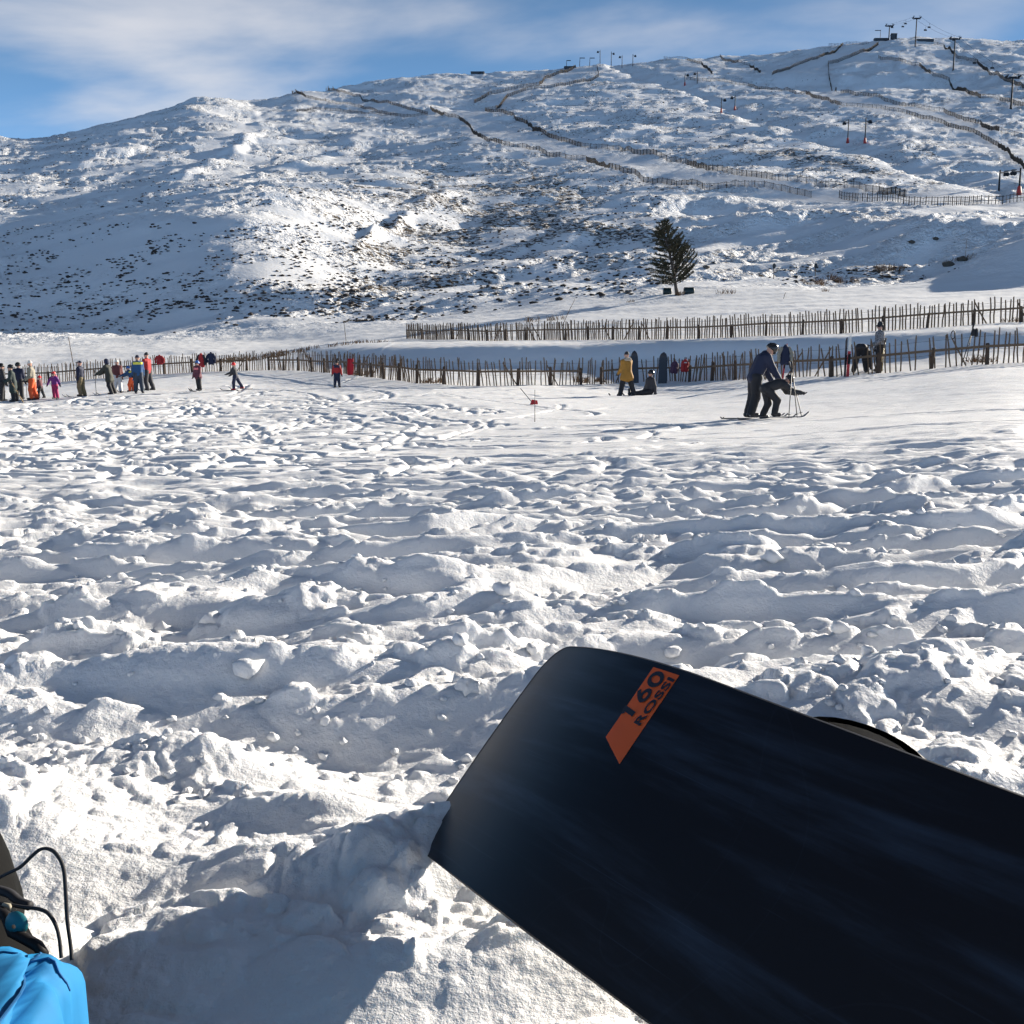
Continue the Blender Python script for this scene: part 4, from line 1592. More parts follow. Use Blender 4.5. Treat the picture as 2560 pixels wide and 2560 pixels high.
# ------------------------------------------------------------------ the lone windswept conifer
def conifer():
    base = on_ground(1692, 97, -.1)
    root = empty('pine_tree', base)
    tag(root, 'lone windswept conifer leaning left in the snow field', 'tree')
    ht = 7.3
    rr = random.Random(12)
    axis = lambda t: Vector((-.25 * t - 1.45 * t ** 1.4, .15 * t, ht * t))
    m = MB()
    ts = [i / 14 for i in range(15)]
    m.tube([axis(t) for t in ts], [.17 * (1 - t) ** .8 + .012 for t in ts], 8)
    m.tube([Vector((.16, -.05, 0)), Vector((.02, 0, .7)), Vector((-.02, 0, 1.0))], [.08, .09, .03], 6)
    m.build('trunk', M_BARK, root, True)
    bm_, nm = MB(), MB()
    for i in range(190):
        t = .16 + .82 * (i / 190) ** 1.1 + rr.uniform(-.015, .015)
        p0 = axis(min(t, .99))
        right = rr.random() < .55
        a = rr.gauss(0 if right else math.pi, .95)
        ln = (3.35 if right else 2.85) * (1 - t) ** .75 * rr.uniform(.65, 1.15) + .22
        if t < .25:
            ln *= .85
        rise = rr.uniform(.55, 1.15) if right else rr.uniform(-.06, .28)
        pts = [p0]
        dirv = Vector((math.cos(a), math.sin(a) * .9, rise * .55)).normalized()
        n = 5
        for k in range(n):
            dirv = (dirv + Vector((0.02, 0, (.16 if right else .03) * rr.uniform(.5, 1.2)))).normalized()
            pts.append(pts[-1] + dirv * ln / n)
        bm_.tube(pts, [.030 * (1 - k / (n + .6)) + .006 for k in range(n + 1)], 4, False)
        for q in range(int(ln * 52)):
            s_ = rr.uniform(.18, 1.03) * n
            k = min(int(s_), n - 1)
            b = pts[k].lerp(pts[k + 1], s_ - k)
            out = (pts[k + 1] - pts[k]).normalized()
            side = Vector((rr.gauss(0, .55), rr.gauss(0, .55), rr.gauss(.12, .45)))
            tip = b + (out * .8 + side).normalized() * rr.uniform(.12, .27)
            w_ = Vector((rr.gauss(0, 1), rr.gauss(0, 1), rr.gauss(0, 1))).normalized() * rr.uniform(.03, .06)
            nm.add([b - w_, b + w_, tip + w_ * .35, tip - w_ * .35], [(0, 1, 2, 3)])
    bm_.build('branches', M_BARK, root)
    nm.build('crown', M_NEEDLE, root)


conifer()
# two green drums half buried behind the trunk
M_DRUM = mat_simple('green_drum', (0.008, 0.03, 0.032), 0.5)
for px, d, r, ln, lab in [(1668, 98.6, .40, .8, 'dark green drum half buried left of the pine trunk'), (1722, 98.2, .42, 1.0, 'teal green drum half buried right of the pine trunk')]:
    p = on_ground(px, d)
    o_ = empty('drum', p)
    tag(o_, lab, 'drum', 'green drums under the pine')
    m = MB()
    m.tube([(-ln / 2, 0, r * .55), (-ln / 2 + .06, 0, r * .55), (-ln / 2 + .1, 0, r * .55), (ln / 2 - .1, 0, r * .55), (ln / 2 - .06, 0, r * .55), (ln / 2, 0, r * .55)], [r * .8, r, r * .97, r * .97, r, r * .8], 18)
    m.build('shell', M_DRUM, o_, True)
    m = MB()
    for x_ in (-ln * .2, ln * .2):
        m.tube([(x_ - .025, 0, r * .55), (x_, 0, r * .55), (x_ + .025, 0, r * .55)], [r * .97, r * 1.03, r * .97], 18, False)
    m.build('hoop', M_DRUM, o_, True)

# ------------------------------------------------------------------ ski lifts on the hill
def chair_pylon(px, row, h, label, arm=2.6):
    p = on_pix(px, row)
    r_ = empty('chairlift_pylon', p)
    tag(r_, label, 'pylon', 'chairlift pylons')
    m = MB()
    m.tube([(0, 0, -.6), (0, 0, .8), (0, 0, h)], [.75, .42, .30], 10)
    m.build('pole', M_DARKMETAL, r_, True)
    m = MB()
    m.box((0, 0, h * .985), (arm * 2, .5, .5))
    m.box((0, 0, h * .985 + .5), (arm * 1.2, .35, .35))
    m.build('crossarm', M_DARKMETAL, r_)
    for s_ in (-1, 1):
        m = MB()
        m.box((s_ * arm, 0, h + .3), (.35, 2.6, .35))
        for k in range(5):
            m.tube([(s_ * arm - .2, -1.1 + k * .55, h + .62), (s_ * arm + .2, -1.1 + k * .55, h + .62)], .26, 8)
        m.build('sheave_train', M_DARKMETAL, r_)
        m = MB()
        m.tube([(s_ * arm * .8, 0, h + .2), (s_ * arm * .8, 0, h + 1.5)], .10, 5)
        m.tube([(s_ * arm * .55, 0, h + 1.5), (s_ * arm * 1.1, 0, h + 1.5)], .10, 5)
        m.build('lifting_frame', M_DARKMETAL, r_)
    m = MB()
    for k in range(int(h / .5)):
        m.box((.0, -.42, .6 + k * .5), (.5, .06, .06))
    m.build('ladder', M_DARKMETAL, r_)
    return p, h


cps = [chair_pylon(2222, 97, 9.5, 'chairlift pylon beside the summit station, farthest of the four'),
       chair_pylon(2288, 118, 17.5, 'tall chairlift pylon standing against the sky right of the summit', 2.4),
       chair_pylon(2383, 176, 17.0, 'chairlift pylon halfway down the line, on a small mound', 2.8),
       chair_pylon(2527, 275, 13.0, 'nearest chairlift pylon at the right edge of the hill', 2.8)]


def chair(p, label):
    r_ = empty('lift_chair', p)
    tag(r_, label, 'lift chair', 'chairs on the chairlift')
    m = MB()
    m.tube([(0, 0, 0), (.05, 0, -1.3), (0, .35, -2.4)], .07, 5)
    m.build('hanger', M_DARKMETAL, r_)
    m = MB()
    m.box((0, -.1, -2.75), (1.7, .75, .16))
    m.build('seat', M_DARKMETAL, r_)
    m = MB()
    m.box((0, .32, -2.3), (1.7, .14, .8))
    m.build('backrest', M_DARKMETAL, r_)


cable_pts = []
for s_ in (-1, 1):
    root = empty('lift_cable', cps[0][0])
    pts = []
    for (p, h), nxt in zip(cps, cps[1:] + [None]):
        a = p + Vector((s_ * 2.6, 0, h + .9))
        pts.append(a)
        if nxt:
            b = nxt[0] + Vector((s_ * 2.6, 0, nxt[1] + .9))
            for k in range(1, 8):
                t = k / 8
                q = a.lerp(b, t)
                q.z -= 4 * t * (1 - t) * (a - b).length * .012
                pts.append(q)
    cable_pts.append(pts)
    m = MB()
    m.tube([q - cps[0][0] for q in pts], .05, 4)
    bpy.data.objects.remove(root)
    o = m.build('lift_cable', M_DARKMETAL, None, loc=cps[0][0])
    tag(o, 'chairlift cable on the %s side of its pylons' % ('left' if s_ < 0 else 'right'), 'cable', 'cables of the chairlift')
names = ['first lift chair beside the summit pylon on the uphill cable', 'lift chair hanging left of the tall skyline pylon', 'lift chair hanging just above the right end of the summit ridge', 'lift chair low over the snow between the two right hand pylons',
         'lift chair hanging against the sky near the summit station', 'lift chair right of the tall skyline pylon', 'lift chair over the mound of the middle pylon', 'lift chair approaching the nearest pylon from above']
for k, (line, i) in enumerate([(0, 2), (0, 6), (0, 11), (0, 20), (1, 3), (1, 10), (1, 15), (1, 21)]):
    chair(cable_pts[line][i] + Vector((0, 0, -.05)), names[k])


def drag_pylon(px, row, h, label, side, pad=True):
    p = on_pix(px, row)
    r_ = empty('drag_lift_pylon', p)
    tag(r_, label, 'pylon', 'drag lift pylons')
    m = MB()
    m.tube([(0, 0, -.5), (0, 0, h)], [.24, .17], 8)
    m.build('pole', M_DARKMETAL, r_, True)
    m = MB()
    m.box((side * .9, 0, h * .86), (2.0, .22, .22))
    m.box((side * 1.5, 0, h * .86 + .35), (.9, .9, .14))
    m.build('crossarm', M_DARKMETAL, r_)
    m = MB()
    for dx in (1.2, 1.8):
        m.tube([(side * dx, -.12, h * .86 - .35), (side * dx, .12, h * .86 - .35)], .42, 10)
    m.build('pulley', M_DARKMETAL, r_)
    if pad:
        m = MB()
        m.tube([(0, 0, -.1), (0, 0, .5), (0, 0, 1.7), (0, 0, 1.9)], [.52, .50, .36, .2], 10)
        q = m.build('crash_pad', M_REDPAD, r_, True)
        q['label'] = 'red crash pad round the foot of the pylon'


DP = [(1712, 215, 6.5, 1, True, 'drag lift pylon with a red pad where the track leaves the upper hollow'), (1743, 212, 6.0, -1, False, 'bare drag lift pylon beside the padded one below the skyline'),
      (1803, 282, 6.3, 1, True, 'left of the red padded pylon pair on the upper lift track'), (1837, 277, 6.3, -1, True, 'right of the red padded pylon pair on the upper lift track'),
      (2119, 362, 8.0, -1, True, 'left of the red padded pylon pair halfway down the hill'), (2162, 360, 8.4, 1, True, 'right of the red padded pylon pair halfway down the hill'),
      (2497, 482, 4.6, 1, False, 'pale bare drag lift pylon at the bottom of the lift track'), (2547, 488, 5.6, -1, True, 'red padded drag lift pylon at the bottom right of the hill'),
      (1500, 160, 8.6, -1, False, 'tall two armed drag lift pylon, leftmost on the middle skyline'), (1528, 158, 8.8, 1, False, 'tall drag lift pylon with arms both ways, second on the middle skyline'),
      (1555, 170, 7.5, -1, False, 'third drag lift pylon along the middle skyline'), (1582, 168, 7.3, 1, False, 'fourth and rightmost drag lift pylon along the middle skyline')]
for px, row, h, sd, pad, lab in DP:
    drag_pylon(px, row, h, lab, sd, pad)

# huts and lift machinery on the skyline
M_SHED = mat_simple('dark_shed_boards', (0.05, 0.05, 0.055), 0.8)


def shed(px, row, w, h, dpt, label, lean=.25):
    p = on_pix(px, row)
    r_ = empty('hut', p)
    tag(r_, label, 'hut')
    m = MB()
    m.box((0, 0, h / 2 - .4), (w, dpt, h + .8))
    m.build('wall', M_SHED, r_)
    m = MB()
    x = w / 2 + .25
    y = dpt / 2 + .25
    m.add([(-x, -y, h), (x, -y, h), (x, y, h), (-x, y, h), (-x, 0, h + h * lean + .3), (x, 0, h + h * lean + .3)], [(0, 1, 5, 4), (2, 3, 4, 5), (0, 4, 3), (1, 2, 5), (0, 3, 2, 1)])
    m.build('roof', M_DARKMETAL, r_)
    m = MB()
    m.box((w * .2, -dpt / 2 - .03, h * .4), (w * .14, .08, h * .75))
    m.build('door', M_DARKMETAL, r_)


shed(1194, 186, 8, .8, 4, 'low dark hut on the skyline left of the upper piste', .3)
shed(2234, 93, 3.2, 3.0, 4, 'summit station hut beside the farthest chairlift pylon', .2)
shed(2202, 97, 9, .9, 4, 'long low building at the left end of the summit', .3)
shed(2312, 105, 11, .7, 4, 'low dark shelter on the snow below the summit', .2)
shed(1425, 171, 7, .9, 4, 'low building at the top of the upper piste', .2)


def mast(px, row, h, label, kind=0):
    p = on_pix(px, row)
    r_ = empty('mast', p)
    tag(r_, label, 'mast', 'masts along the skyline')
    m = MB()
    m.tube([(0, 0, -.4), (.15, 0, h)], [.20, .14], 6)
    m.build('pole', M_DARKMETAL, r_)
    m = MB()
    m.box((.15 + h * .28 * (1 if kind else -1), 0, h * .95), (h * .6, .35, .4))
    m.build('arm', M_DARKMETAL, r_)


mast(1416, 168, 4.5, 'short leaning mast left of the top of the upper piste', 1)
mast(1449, 165, 5.5, 'mast with a pennant arm above the top of the upper piste', 1)
mast(1474, 166, 5.2, 'mast with a bracket arm right of the top of the upper piste', 1)
mast(2200, 92, 7.0, 'bracket mast at the left end of the summit station', 0)
# dark snags where the snow fences end on the left shoulder
for px, row, lab in [(741, 232, 'dark broken fence snag on the left skyline shoulder'), (825, 223, 'second dark fence snag right of the left skyline shoulder')]:
    p = on_pix(px, row + 2)
    r_ = empty('fence_snag', p)
    tag(r_, lab, 'snag', 'dark snags at fence ends')
    m = MB()
    rr = random.Random(px)
    for k in range(14):
        x = rr.uniform(-2.2, 3.0)
        m.tube([(x, rr.uniform(-.5, .5), -.3), (x + rr.uniform(-.8, .8), 0, rr.uniform(.8, 2.4))], .12, 4)
    m.build('stakes', M_WOOD, r_)

# marker posts, poles
M_SIGN = mat_simple('dark_sign', (0.02, 0.022, 0.026), 0.6)
for px, row, h, lab in [(1934, 700, 1.7, 'small dark marker sign on a post, left of the two beyond the fence'), (2038, 692, 1.4, 'small dark oval marker sign on a post, right of the two beyond the fence')]:
    p = on_pix(px, row)
    r_ = empty('marker_sign', p)
    tag(r_, lab, 'sign', 'marker signs in the snow field')
    m = MB()
    m.tube([(0, 0, -.2), (0, 0, h)], .045, 6)
    m.build('post', M_WOOD, r_)
    m = MB()
    vv = []
    for y_ in (-.03, .03):
        for k in range(14):
            a = 2 * math.pi * k / 14
            vv.append((.19 * math.cos(a), y_ - .05, h * .85 + .32 * math.sin(a)))
    m.add(vv, [tuple(range(13, -1, -1)), tuple(range(14, 28))] + [(k, (k + 1) % 14, 14 + (k + 1) % 14, 14 + k) for k in range(14)])
    m.build('plate', M_SIGN, r_)


def stick(name, px, d, h, tilt, label, mat=None, r=.025, cat='pole'):
    p = on_ground(px, d)
    m = MB()
    m.tube([(0, 0, -.15), (tilt * h * .5, 0, h * .5), (tilt * h, .02, h)], [r, r * .95, r * .8], 6)
    o = m.build(name, mat or M_WOOD, None, True, loc=p)
    return tag(o, label, cat)


stick('marker_pole', 866, 78, 1.75, -.10, 'thin dark marker pole on the slope behind the left fence')
stick('marker_pole', 190, 62, 2.6, -.12, 'thin pole rising above the left fence behind the queue')
stick('snapped_stake', 1958, 88, .55, .35, 'short snapped stake leaning in the smooth snow field')
stick('marker_pole', 1404, 76, 2.0, .5, 'thin leaning stick in the rough ground behind the upper fence')
stick('marker_pole', 2412, 113, 2.6, .02, 'thin upright pole by the boulders at the right')
M_RED = cloth('red_plastic', (0.55, 0.03, 0.03), .5)
stick('slalom_pole', 1337, 23.5, .78, .0, 'thin upright slalom pole alone on the open slope', M_SIGN, .008)
p = on_ground(1334, 31)
r_ = empty('leaning_flag', p)
tag(r_, 'leaning stick with a small red flag at its foot by the fence', 'flag')
m = MB()
m.tube([(0, 0, .02), (-.42, .1, .52)], .012, 5)
m.build('stick', M_SIGN, r_)
m = MB()
m.add([(-.12, -.02, .0), (.14, -.02, .02), (.12, .02, .14), (-.06, .03, .17), (-.12, .0, .0), (.14, .0, .02), (.12, .04, .14), (-.06, .05, .17)], [(0, 1, 2, 3), (7, 6, 5, 4), (0, 4, 5, 1), (1, 5, 6, 2), (2, 6, 7, 3), (3, 7, 4, 0)])
m.build('flag_cloth', M_RED, r_)
# boulders at the right and a wooden hump box at the lower fence
M_ROCK = mat_simple('dark_moor_stone', (0.09, 0.075, 0.06), 0.9, var=.4, scale=2, bump=.5)
for px, row, r, lab in [(2370, 662, .6, 'dark boulder at the foot of the shaded right hand mound'), (2405, 652, .55, 'brown boulder beside the pole at the right'), (1765, 672, .45, 'small dark stone right of the pine in the shaded hollow'), (2278, 608, .45, 'lone dark stone on the shaded drift'), (2338, 605, .4, 'second lone stone on the shaded drift')]:
    p = on_pix(px, row)
    o = lumps('boulder', [((0, 0, r * .15), r)], M_ROCK, 2, .6, .4, False)
    o.location = p
    tag(o, lab, 'rock')

# ------------------------------------------------------------------ people
M_GLOVE = cloth('black_glove', (0.018, 0.018, 0.022))
M_BOOTS = mat_simple('black_ski_boot', (0.02, 0.02, 0.024), .4)
M_SKIMAT = mat_simple('dark_ski', (0.035, 0.035, 0.045), .35)
M_GOGGLE = mat_simple('goggle_lens', (0.02, 0.018, 0.02), .15)
glove_me = sdf_mesh('glove', [((0, 0, 0), (0, 0, -.075), .030, .040)] +
                    [((y, 0, -.08), (y * 1.15, .012, -.08 - l * .6), .0125, .011) for y, l in ((-.03, .065), (-.010, .08), (.010, .075), (.029, .055))] +
                    [((y * 1.15, .012, -.08 - l * .6), (y * 1.1, .035, -.085 - l * .85), .011, .010) for y, l in ((-.03, .065), (-.010, .08), (.010, .075), (.029, .055))] +
                    [((-.03, 0, -.025), (-.058, .018, -.065), .014, .012)], M_GLOVE, .008, .008)


def make_ski(L_=1.5, w=.085):
    m = MB()
    st = [(-.45, .03), (-.44, .002), (-.2, 0), (0, .002), (.2, 0), (.42, .004), (.48, .03), (.53, .085), (.55, .11)]
    vv = []
    for y, z in st:
        ww = w * (.5 if abs(y) < .3 else .58) * (1 if y < .5 else .55)
        vv += [(y * L_, -ww, z), (y * L_, ww, z), (y * L_, ww, z + .018), (y * L_, -ww, z + .018)]
    ff = []
    for i in range(len(st) - 1):
        for k in range(4):
            ff.append((i * 4 + k, i * 4 + (k + 1) % 4, (i + 1) * 4 + (k + 1) % 4, (i + 1) * 4 + k))
    ff += [(0, 3, 2, 1), tuple(len(vv) - 4 + k for k in range(4))]
    m.add(vv, ff)
    return m


def person(px, d, H, head, label, jacket, trousers, hat, hatkind='beanie', lean=.06, legs=((.06, -.04), (-.08, -.12)), arms=((.15, .12, .35), (.15, .12, .35)), look=0.0,
           coat=0.0, skis=0.0, hood=None, sit=None, stripe=None, boots=None, gaunt=True, extra=None, stance=.085, dz=0.0, tip=0.0):
    """a figure of height H standing on the snow; head = direction it faces (0 = photo right, pi = photo left)"""
    V3 = Vector
    th, shn, tor, ua, fa = .245 * H, .215 * H, .295 * H, .165 * H, .15 * H
    pel = V3((0, 0, 0))
    tdir = V3((math.sin(lean), 0, math.cos(lean)))
    chest = pel + tdir * tor * .72
    neck = pel + tdir * tor
    hdir = V3((math.sin(lean * .55 + look), 0, math.cos(lean * .55 + look)))
    headc = neck + hdir * .092 * H
    J = {}
    low = 1e9
    for s_, (a, b) in zip((1, -1), legs):
        hip = pel + V3((0, s_ * .05 * H, -.02 * H))
        out = s_ * (stance - .05) * H
        knee = hip + V3((math.sin(a) * th, out * .5, -math.cos(a) * th))
        ank = knee + V3((math.sin(b) * shn, out * .5, -math.cos(b) * shn))
        J[s_] = [hip, knee, ank]
        low = min(low, ank.z - .048 * H)
    A_ = {}
    for s_, (a, o_, b) in zip((1, -1), arms):
        sh = neck + V3((0, s_ * .098 * H, -.035 * H)) - tdir * .01 * H
        el = sh + V3((math.sin(a), s_ * math.sin(o_), -math.cos(a) * math.cos(o_))).normalized() * ua
        wr = el + V3((math.sin(b), s_ * math.sin(o_) * .6, -math.cos(b))).normalized() * fa
        A_[s_] = [sh, el, wr]
    up = V3((0, 0, -low if sit is None else sit * H))
    for L_ in list(J.values()) + list(A_.values()):
        for i in range(3):
            L_[i] = L_[i] + up
    pel, chest, neck, headc = pel + up, chest + up, neck + up, headc + up
    r_ = empty('person', on_ground(px, d, dz))
    r_.rotation_euler = (0, 0, head)
    tag(r_, label, 'person')
    y_ = lambda v, q: v + V3((0, q * H, 0))
    face = V3((math.cos(lean * .55 + look), 0, -math.sin(lean * .55 + look)))
    body = [(pel, chest, .07 * H, .075 * H), (chest, neck, .06 * H, .035 * H), (neck, headc, .032 * H, .034 * H),
            (headc + hdir * .012 * H, headc - hdir * .022 * H + face * .008 * H, .056 * H, .043 * H), (headc + face * .05 * H - hdir * .004 * H, headc + face * .062 * H - hdir * .014 * H, .010 * H, .012 * H),
            (headc + V3((0, .052 * H, 0)), headc + V3((0, .054 * H, 0)) - hdir * .012 * H, .012 * H, .010 * H), (headc - V3((0, .052 * H, 0)), headc - V3((0, .054 * H, 0)) - hdir * .012 * H, .012 * H, .010 * H)]
    for s_ in (1, -1):
        body += [(J[s_][0], J[s_][1], .055 * H, .042 * H), (J[s_][1], J[s_][2], .042 * H, .030 * H), (A_[s_][0], A_[s_][1], .034 * H, .028 * H), (A_[s_][1], A_[s_][2], .028 * H, .022 * H), (y_(chest, s_ * .03), A_[s_][0], .05 * H, .035 * H)]
    link('body', sdf_mesh('body', [(tuple(a), tuple(b), ra, rb) for a, b, ra, rb in body], M_SKIN, .026, .03), r_)
    lowp = pel - tdir * .035 * H
    jk = [(y_(lowp, .035), y_(chest, .04), .078 * H, .085 * H), (y_(lowp, -.035), y_(chest, -.04), .078 * H, .085 * H), (chest, neck, .075 * H, .048 * H), (A_[1][0], A_[-1][0], .052 * H, .052 * H)]
    for s_ in (1, -1):
        jk += [(A_[s_][0], A_[s_][1], .052 * H, .045 * H), (A_[s_][1], A_[s_][2], .045 * H, .036 * H)]
    if coat:
        for s_ in (1, -1):
            kn = J[s_][0].lerp(J[s_][1], coat)
            jk += [(y_(pel, s_ * .035), kn + V3((0, 0, 0)), .09 * H, .092 * H)]
        kk = (J[1][0].lerp(J[1][1], coat) + J[-1][0].lerp(J[-1][1], coat)) / 2
        jk += [(pel, kk, .09 * H, .09 * H)]
    if extra:
        jk += extra(H, pel, chest, neck)
    jo = link('jacket', sdf_mesh('jacket', [(tuple(a), tuple(b), ra, rb) for a, b, ra, rb in jk], jacket, .024, .035, .004), r_)
    if stripe is not None:
        sm, f0, f1 = stripe
        a, b = pel.lerp(neck, f0), pel.lerp(neck, f1)
        link('stripe', sdf_mesh('stripe', [(tuple(y_(a, .045)), tuple(y_(b, .045)), .092 * H, .090 * H), (tuple(y_(a, -.045)), tuple(y_(b, -.045)), .092 * H, .090 * H)], sm, .024, .03,
                                cut=lambda g: np.maximum(g[..., 2] - max(a.z, b.z) - .02, min(a.z, b.z) - .02 - g[..., 2])), jo)
    if hood is not None:
        link('hood', sdf_mesh('hood', [(tuple(neck - face * .05 * H + V3((0, .05 * H, 0))), tuple(neck - face * .05 * H - V3((0, .05 * H, 0))), .045 * H, .045 * H), (tuple(neck + V3((0, .065 * H, 0)) - tdir * .01 * H), tuple(neck + face * .05 * H + V3((0, .03 * H, -.02 * H))), .03 * H, .026 * H),
                                         (tuple(neck - V3((0, .065 * H, 0)) - tdir * .01 * H), tuple(neck + face * .05 * H - V3((0, .03 * H, .02 * H))), .03 * H, .026 * H)], hood, .02, .03, .006), jo)
    tr_ = []
    for s_ in (1, -1):
        tr_ += [(J[s_][0], J[s_][1], .077 * H, .058 * H), (J[s_][1], J[s_][2] + (J[s_][1] - J[s_][2]) * .08, .058 * H, .054 * H)]
    tr_ += [(J[1][0], J[-1][0], .075 * H, .075 * H)]
    link('trousers', sdf_mesh('trousers', [(tuple(a), tuple(b), ra, rb) for a, b, ra, rb in tr_], trousers, .024, .03, .004), r_)
    for s_ in (1, -1):
        an = J[s_][2]
        sd = (J[s_][2] - J[s_][1]).normalized()
        if sit is not None:
            toe = an + V3((.03, 0, .10 * H))
            fl = 0
        else:
            toe = an + V3((.085 * H, 0, -.022 * H))
            fl = 1
        bo_ = link('boot', sdf_mesh('boot', [(tuple(an - sd * .06 * H), tuple(an + sd * .01), .043 * H, .042 * H), (tuple(an - V3((.025 * H, 0, .015 * H)) * fl), tuple(toe), .034 * H, .030 * H)], boots or M_BOOTS, .018, .02), r_)
        if skis:
            so_ = make_ski(skis).build('ski', M_SKIMAT, r_, loc=an + V3((.04, 0, -.068 * H)), rot=(0, tip, 0))
        if gaunt:
            wr, el = A_[s_][2], A_[s_][1]
            g_ = link('glove', glove_me, r_, wr - (wr - el).normalized() * .012)
            g_.rotation_euler = (-(wr - el)).to_track_quat('Z', 'Y').to_euler()
            g_.scale = (H / 1.75 * 1.15,) * 3
    # headgear
    if hatkind == 'beanie':
        hp2 = [(tuple(headc + hdir * .022 * H - face * .008 * H), tuple(headc + hdir * .040 * H - face * .010 * H), .062 * H, .050 * H)]
        link('hat', sdf_mesh('hat', hp2, hat, .014, .02, cut=lambda g, c=headc + hdir * .012 * H: -((g - np.array(c)) @ np.array(hdir))), r_)
    elif hatkind == 'bobble':
        hp2 = [(tuple(headc + hdir * .022 * H - face * .008 * H), tuple(headc + hdir * .050 * H - face * .010 * H), .062 * H, .045 * H), (tuple(headc + hdir * .105 * H), tuple(headc + hdir * .106 * H), .022 * H, .022 * H)]
        link('hat', sdf_mesh('hat', hp2, hat, .014, .02, cut=lambda g, c=headc + hdir * .008 * H: -((g - np.array(c)) @ np.array(hdir))), r_)
    elif hatkind == 'cap':
        hp2 = [(tuple(headc + hdir * .024 * H - face * .006 * H), tuple(headc + hdir * .034 * H - face * .006 * H), .060 * H, .050 * H), (tuple(headc + hdir * .030 * H + face * .05 * H + V3((0, .02 * H, 0))), tuple(headc + hdir * .024 * H + face * .105 * H), .014 * H, .012 * H)]
        link('cap', sdf_mesh('cap', hp2, hat, .014, .02, cut=lambda g, c=headc + hdir * .014 * H: -((g - np.array(c)) @ np.array(hdir))), r_)
    elif hatkind == 'brim':
        hp2 = [(tuple(headc + hdir * .026 * H), tuple(headc + hdir * .060 * H), .064 * H, .055 * H)] + [(tuple(headc + hdir * .020 * H), tuple(headc + hdir * .018 * H + V3((math.cos(a) * .085 * H, math.sin(a) * .085 * H, 0))), .014 * H, .012 * H) for a in np.linspace(0, 6.28, 12, endpoint=False)]
        link('hat', sdf_mesh('hat', hp2, hat, .014, .02), r_)
    elif hatkind == 'hooded':
        hp2 = [(tuple(headc + hdir * .018 * H - face * .012 * H), tuple(headc - hdir * .03 * H - face * .016 * H), .070 * H, .062 * H)]
        link('hood', sdf_mesh('hood', hp2, hat, .014, .02, cut=lambda g, c=headc + face * .034 * H: ((g - np.array(c)) @ np.array(face))), r_)
    else:
        hp2 = [(tuple(headc + hdir * .016 * H - face * .010 * H), tuple(headc + hdir * .026 * H - face * .006 * H), .076 * H, .070 * H)]
        ho = link('helmet', sdf_mesh('helmet', hp2, hat, .014, .02, cut=lambda g, c=headc - hdir * .010 * H: -((g - np.array(c)) @ np.array((hdir + face * -.25).normalized()))), r_)
        link('goggles', sdf_mesh('goggles', [(tuple(headc + face * .052 * H + hdir * .006 * H + V3((0, .028 * H, 0))), tuple(headc + face * .052 * H + hdir * .006 * H - V3((0, .028 * H, 0))), .020 * H, .020 * H)], M_GOGGLE, .010, .01), ho)
    return r_


PI = math.pi
C_BLACK = cloth('black_jacket', (0.02, 0.021, 0.026))
C_BLACK2 = cloth('black_trousers', (0.016, 0.016, 0.02))
C_NAVY = cloth('navy_jacket', (0.012, 0.018, 0.05))
C_DKGREEN = cloth('dark_green_coat', (0.022, 0.038, 0.036))
C_BEIGE = cloth('grey_beige_sweater', (0.30, 0.27, 0.21))
C_ORANGE = cloth('orange_trousers', (0.85, 0.13, 0.035))
C_PURPLE = cloth('purple_suit', (0.16, 0.025, 0.20))
C_MAGENTA = cloth('magenta_trousers', (0.36, 0.015, 0.10))
C_KHAKI = cloth('khaki_trousers', (0.21, 0.17, 0.09))
C_OLIVE = cloth('olive_black_jacket', (0.035, 0.038, 0.030))
C_MAROON = cloth('maroon_jacket', (0.16, 0.045, 0.045))
C_WHITE = cloth('white_trousers', (0.72, 0.72, 0.72))
C_WHITEHAT = cloth('white_hat', (0.75, 0.72, 0.66))
C_BLUE = cloth('bright_blue_jacket', (0.015, 0.075, 0.20))
C_YEL = cloth('yellow_shoulder', (0.75, 0.72, 0.10))
C_SLATE = cloth('slate_trousers', (0.035, 0.05, 0.075))
C_REDJ = cloth('red_jacket', (0.38, 0.02, 0.022))
C_PINK = cloth('pink_band', (0.85, 0.22, 0.25))
C_PLUM = cloth('plum_jacket', (0.12, 0.03, 0.045))
C_BLUEHELM = mat_simple('blue_helmet', (0.06, 0.16, 0.45), .3)
C_REDHELM = mat_simple('red_helmet', (0.75, 0.03, 0.03), .3)
C_BLACKHELM = mat_simple('black_helmet', (0.015, 0.015, 0.017), .2)
C_MUSTARD = cloth('mustard_coat', (0.34, 0.165, 0.022))
C_FUR = mat_simple('grey_fur_trim', (0.42, 0.35, 0.28), .9, var=.4, scale=40, bump=.8)
C_CHAR = cloth('charcoal_jacket', (0.035, 0.035, 0.042))
C_DENIM = cloth('mid_blue_jacket', (0.03, 0.09, 0.26))
m = bpy.data.materials.new('speckled_grey_jacket')
m.use_nodes = True
N_, L_n = m.node_tree.nodes, m.node_tree.links
t_ = nd(N_, 'ShaderNodeTexCoord')
vo = nd(N_, 'ShaderNodeTexVoronoi')
vo.inputs['Scale'].default_value = 22
L_n.new(t_.outputs['Object'], vo.inputs['Vector'])
cr_n = nd(N_, 'ShaderNodeMix', data_type='RGBA')
L_n.new(mth(N_, L_n, 'GREATER_THAN', vo.outputs['Distance'], .42), cr_n.inputs[0])
cr_n.inputs[6].default_value = (.05, .05, .055, 1)
cr_n.inputs[7].default_value = (.28, .28, .29, 1)
L_n.new(cr_n.outputs[2], N_['Principled BSDF'].inputs['Base Color'])
N_['Principled BSDF'].inputs['Roughness'].default_value = .8
C_SPECK = m

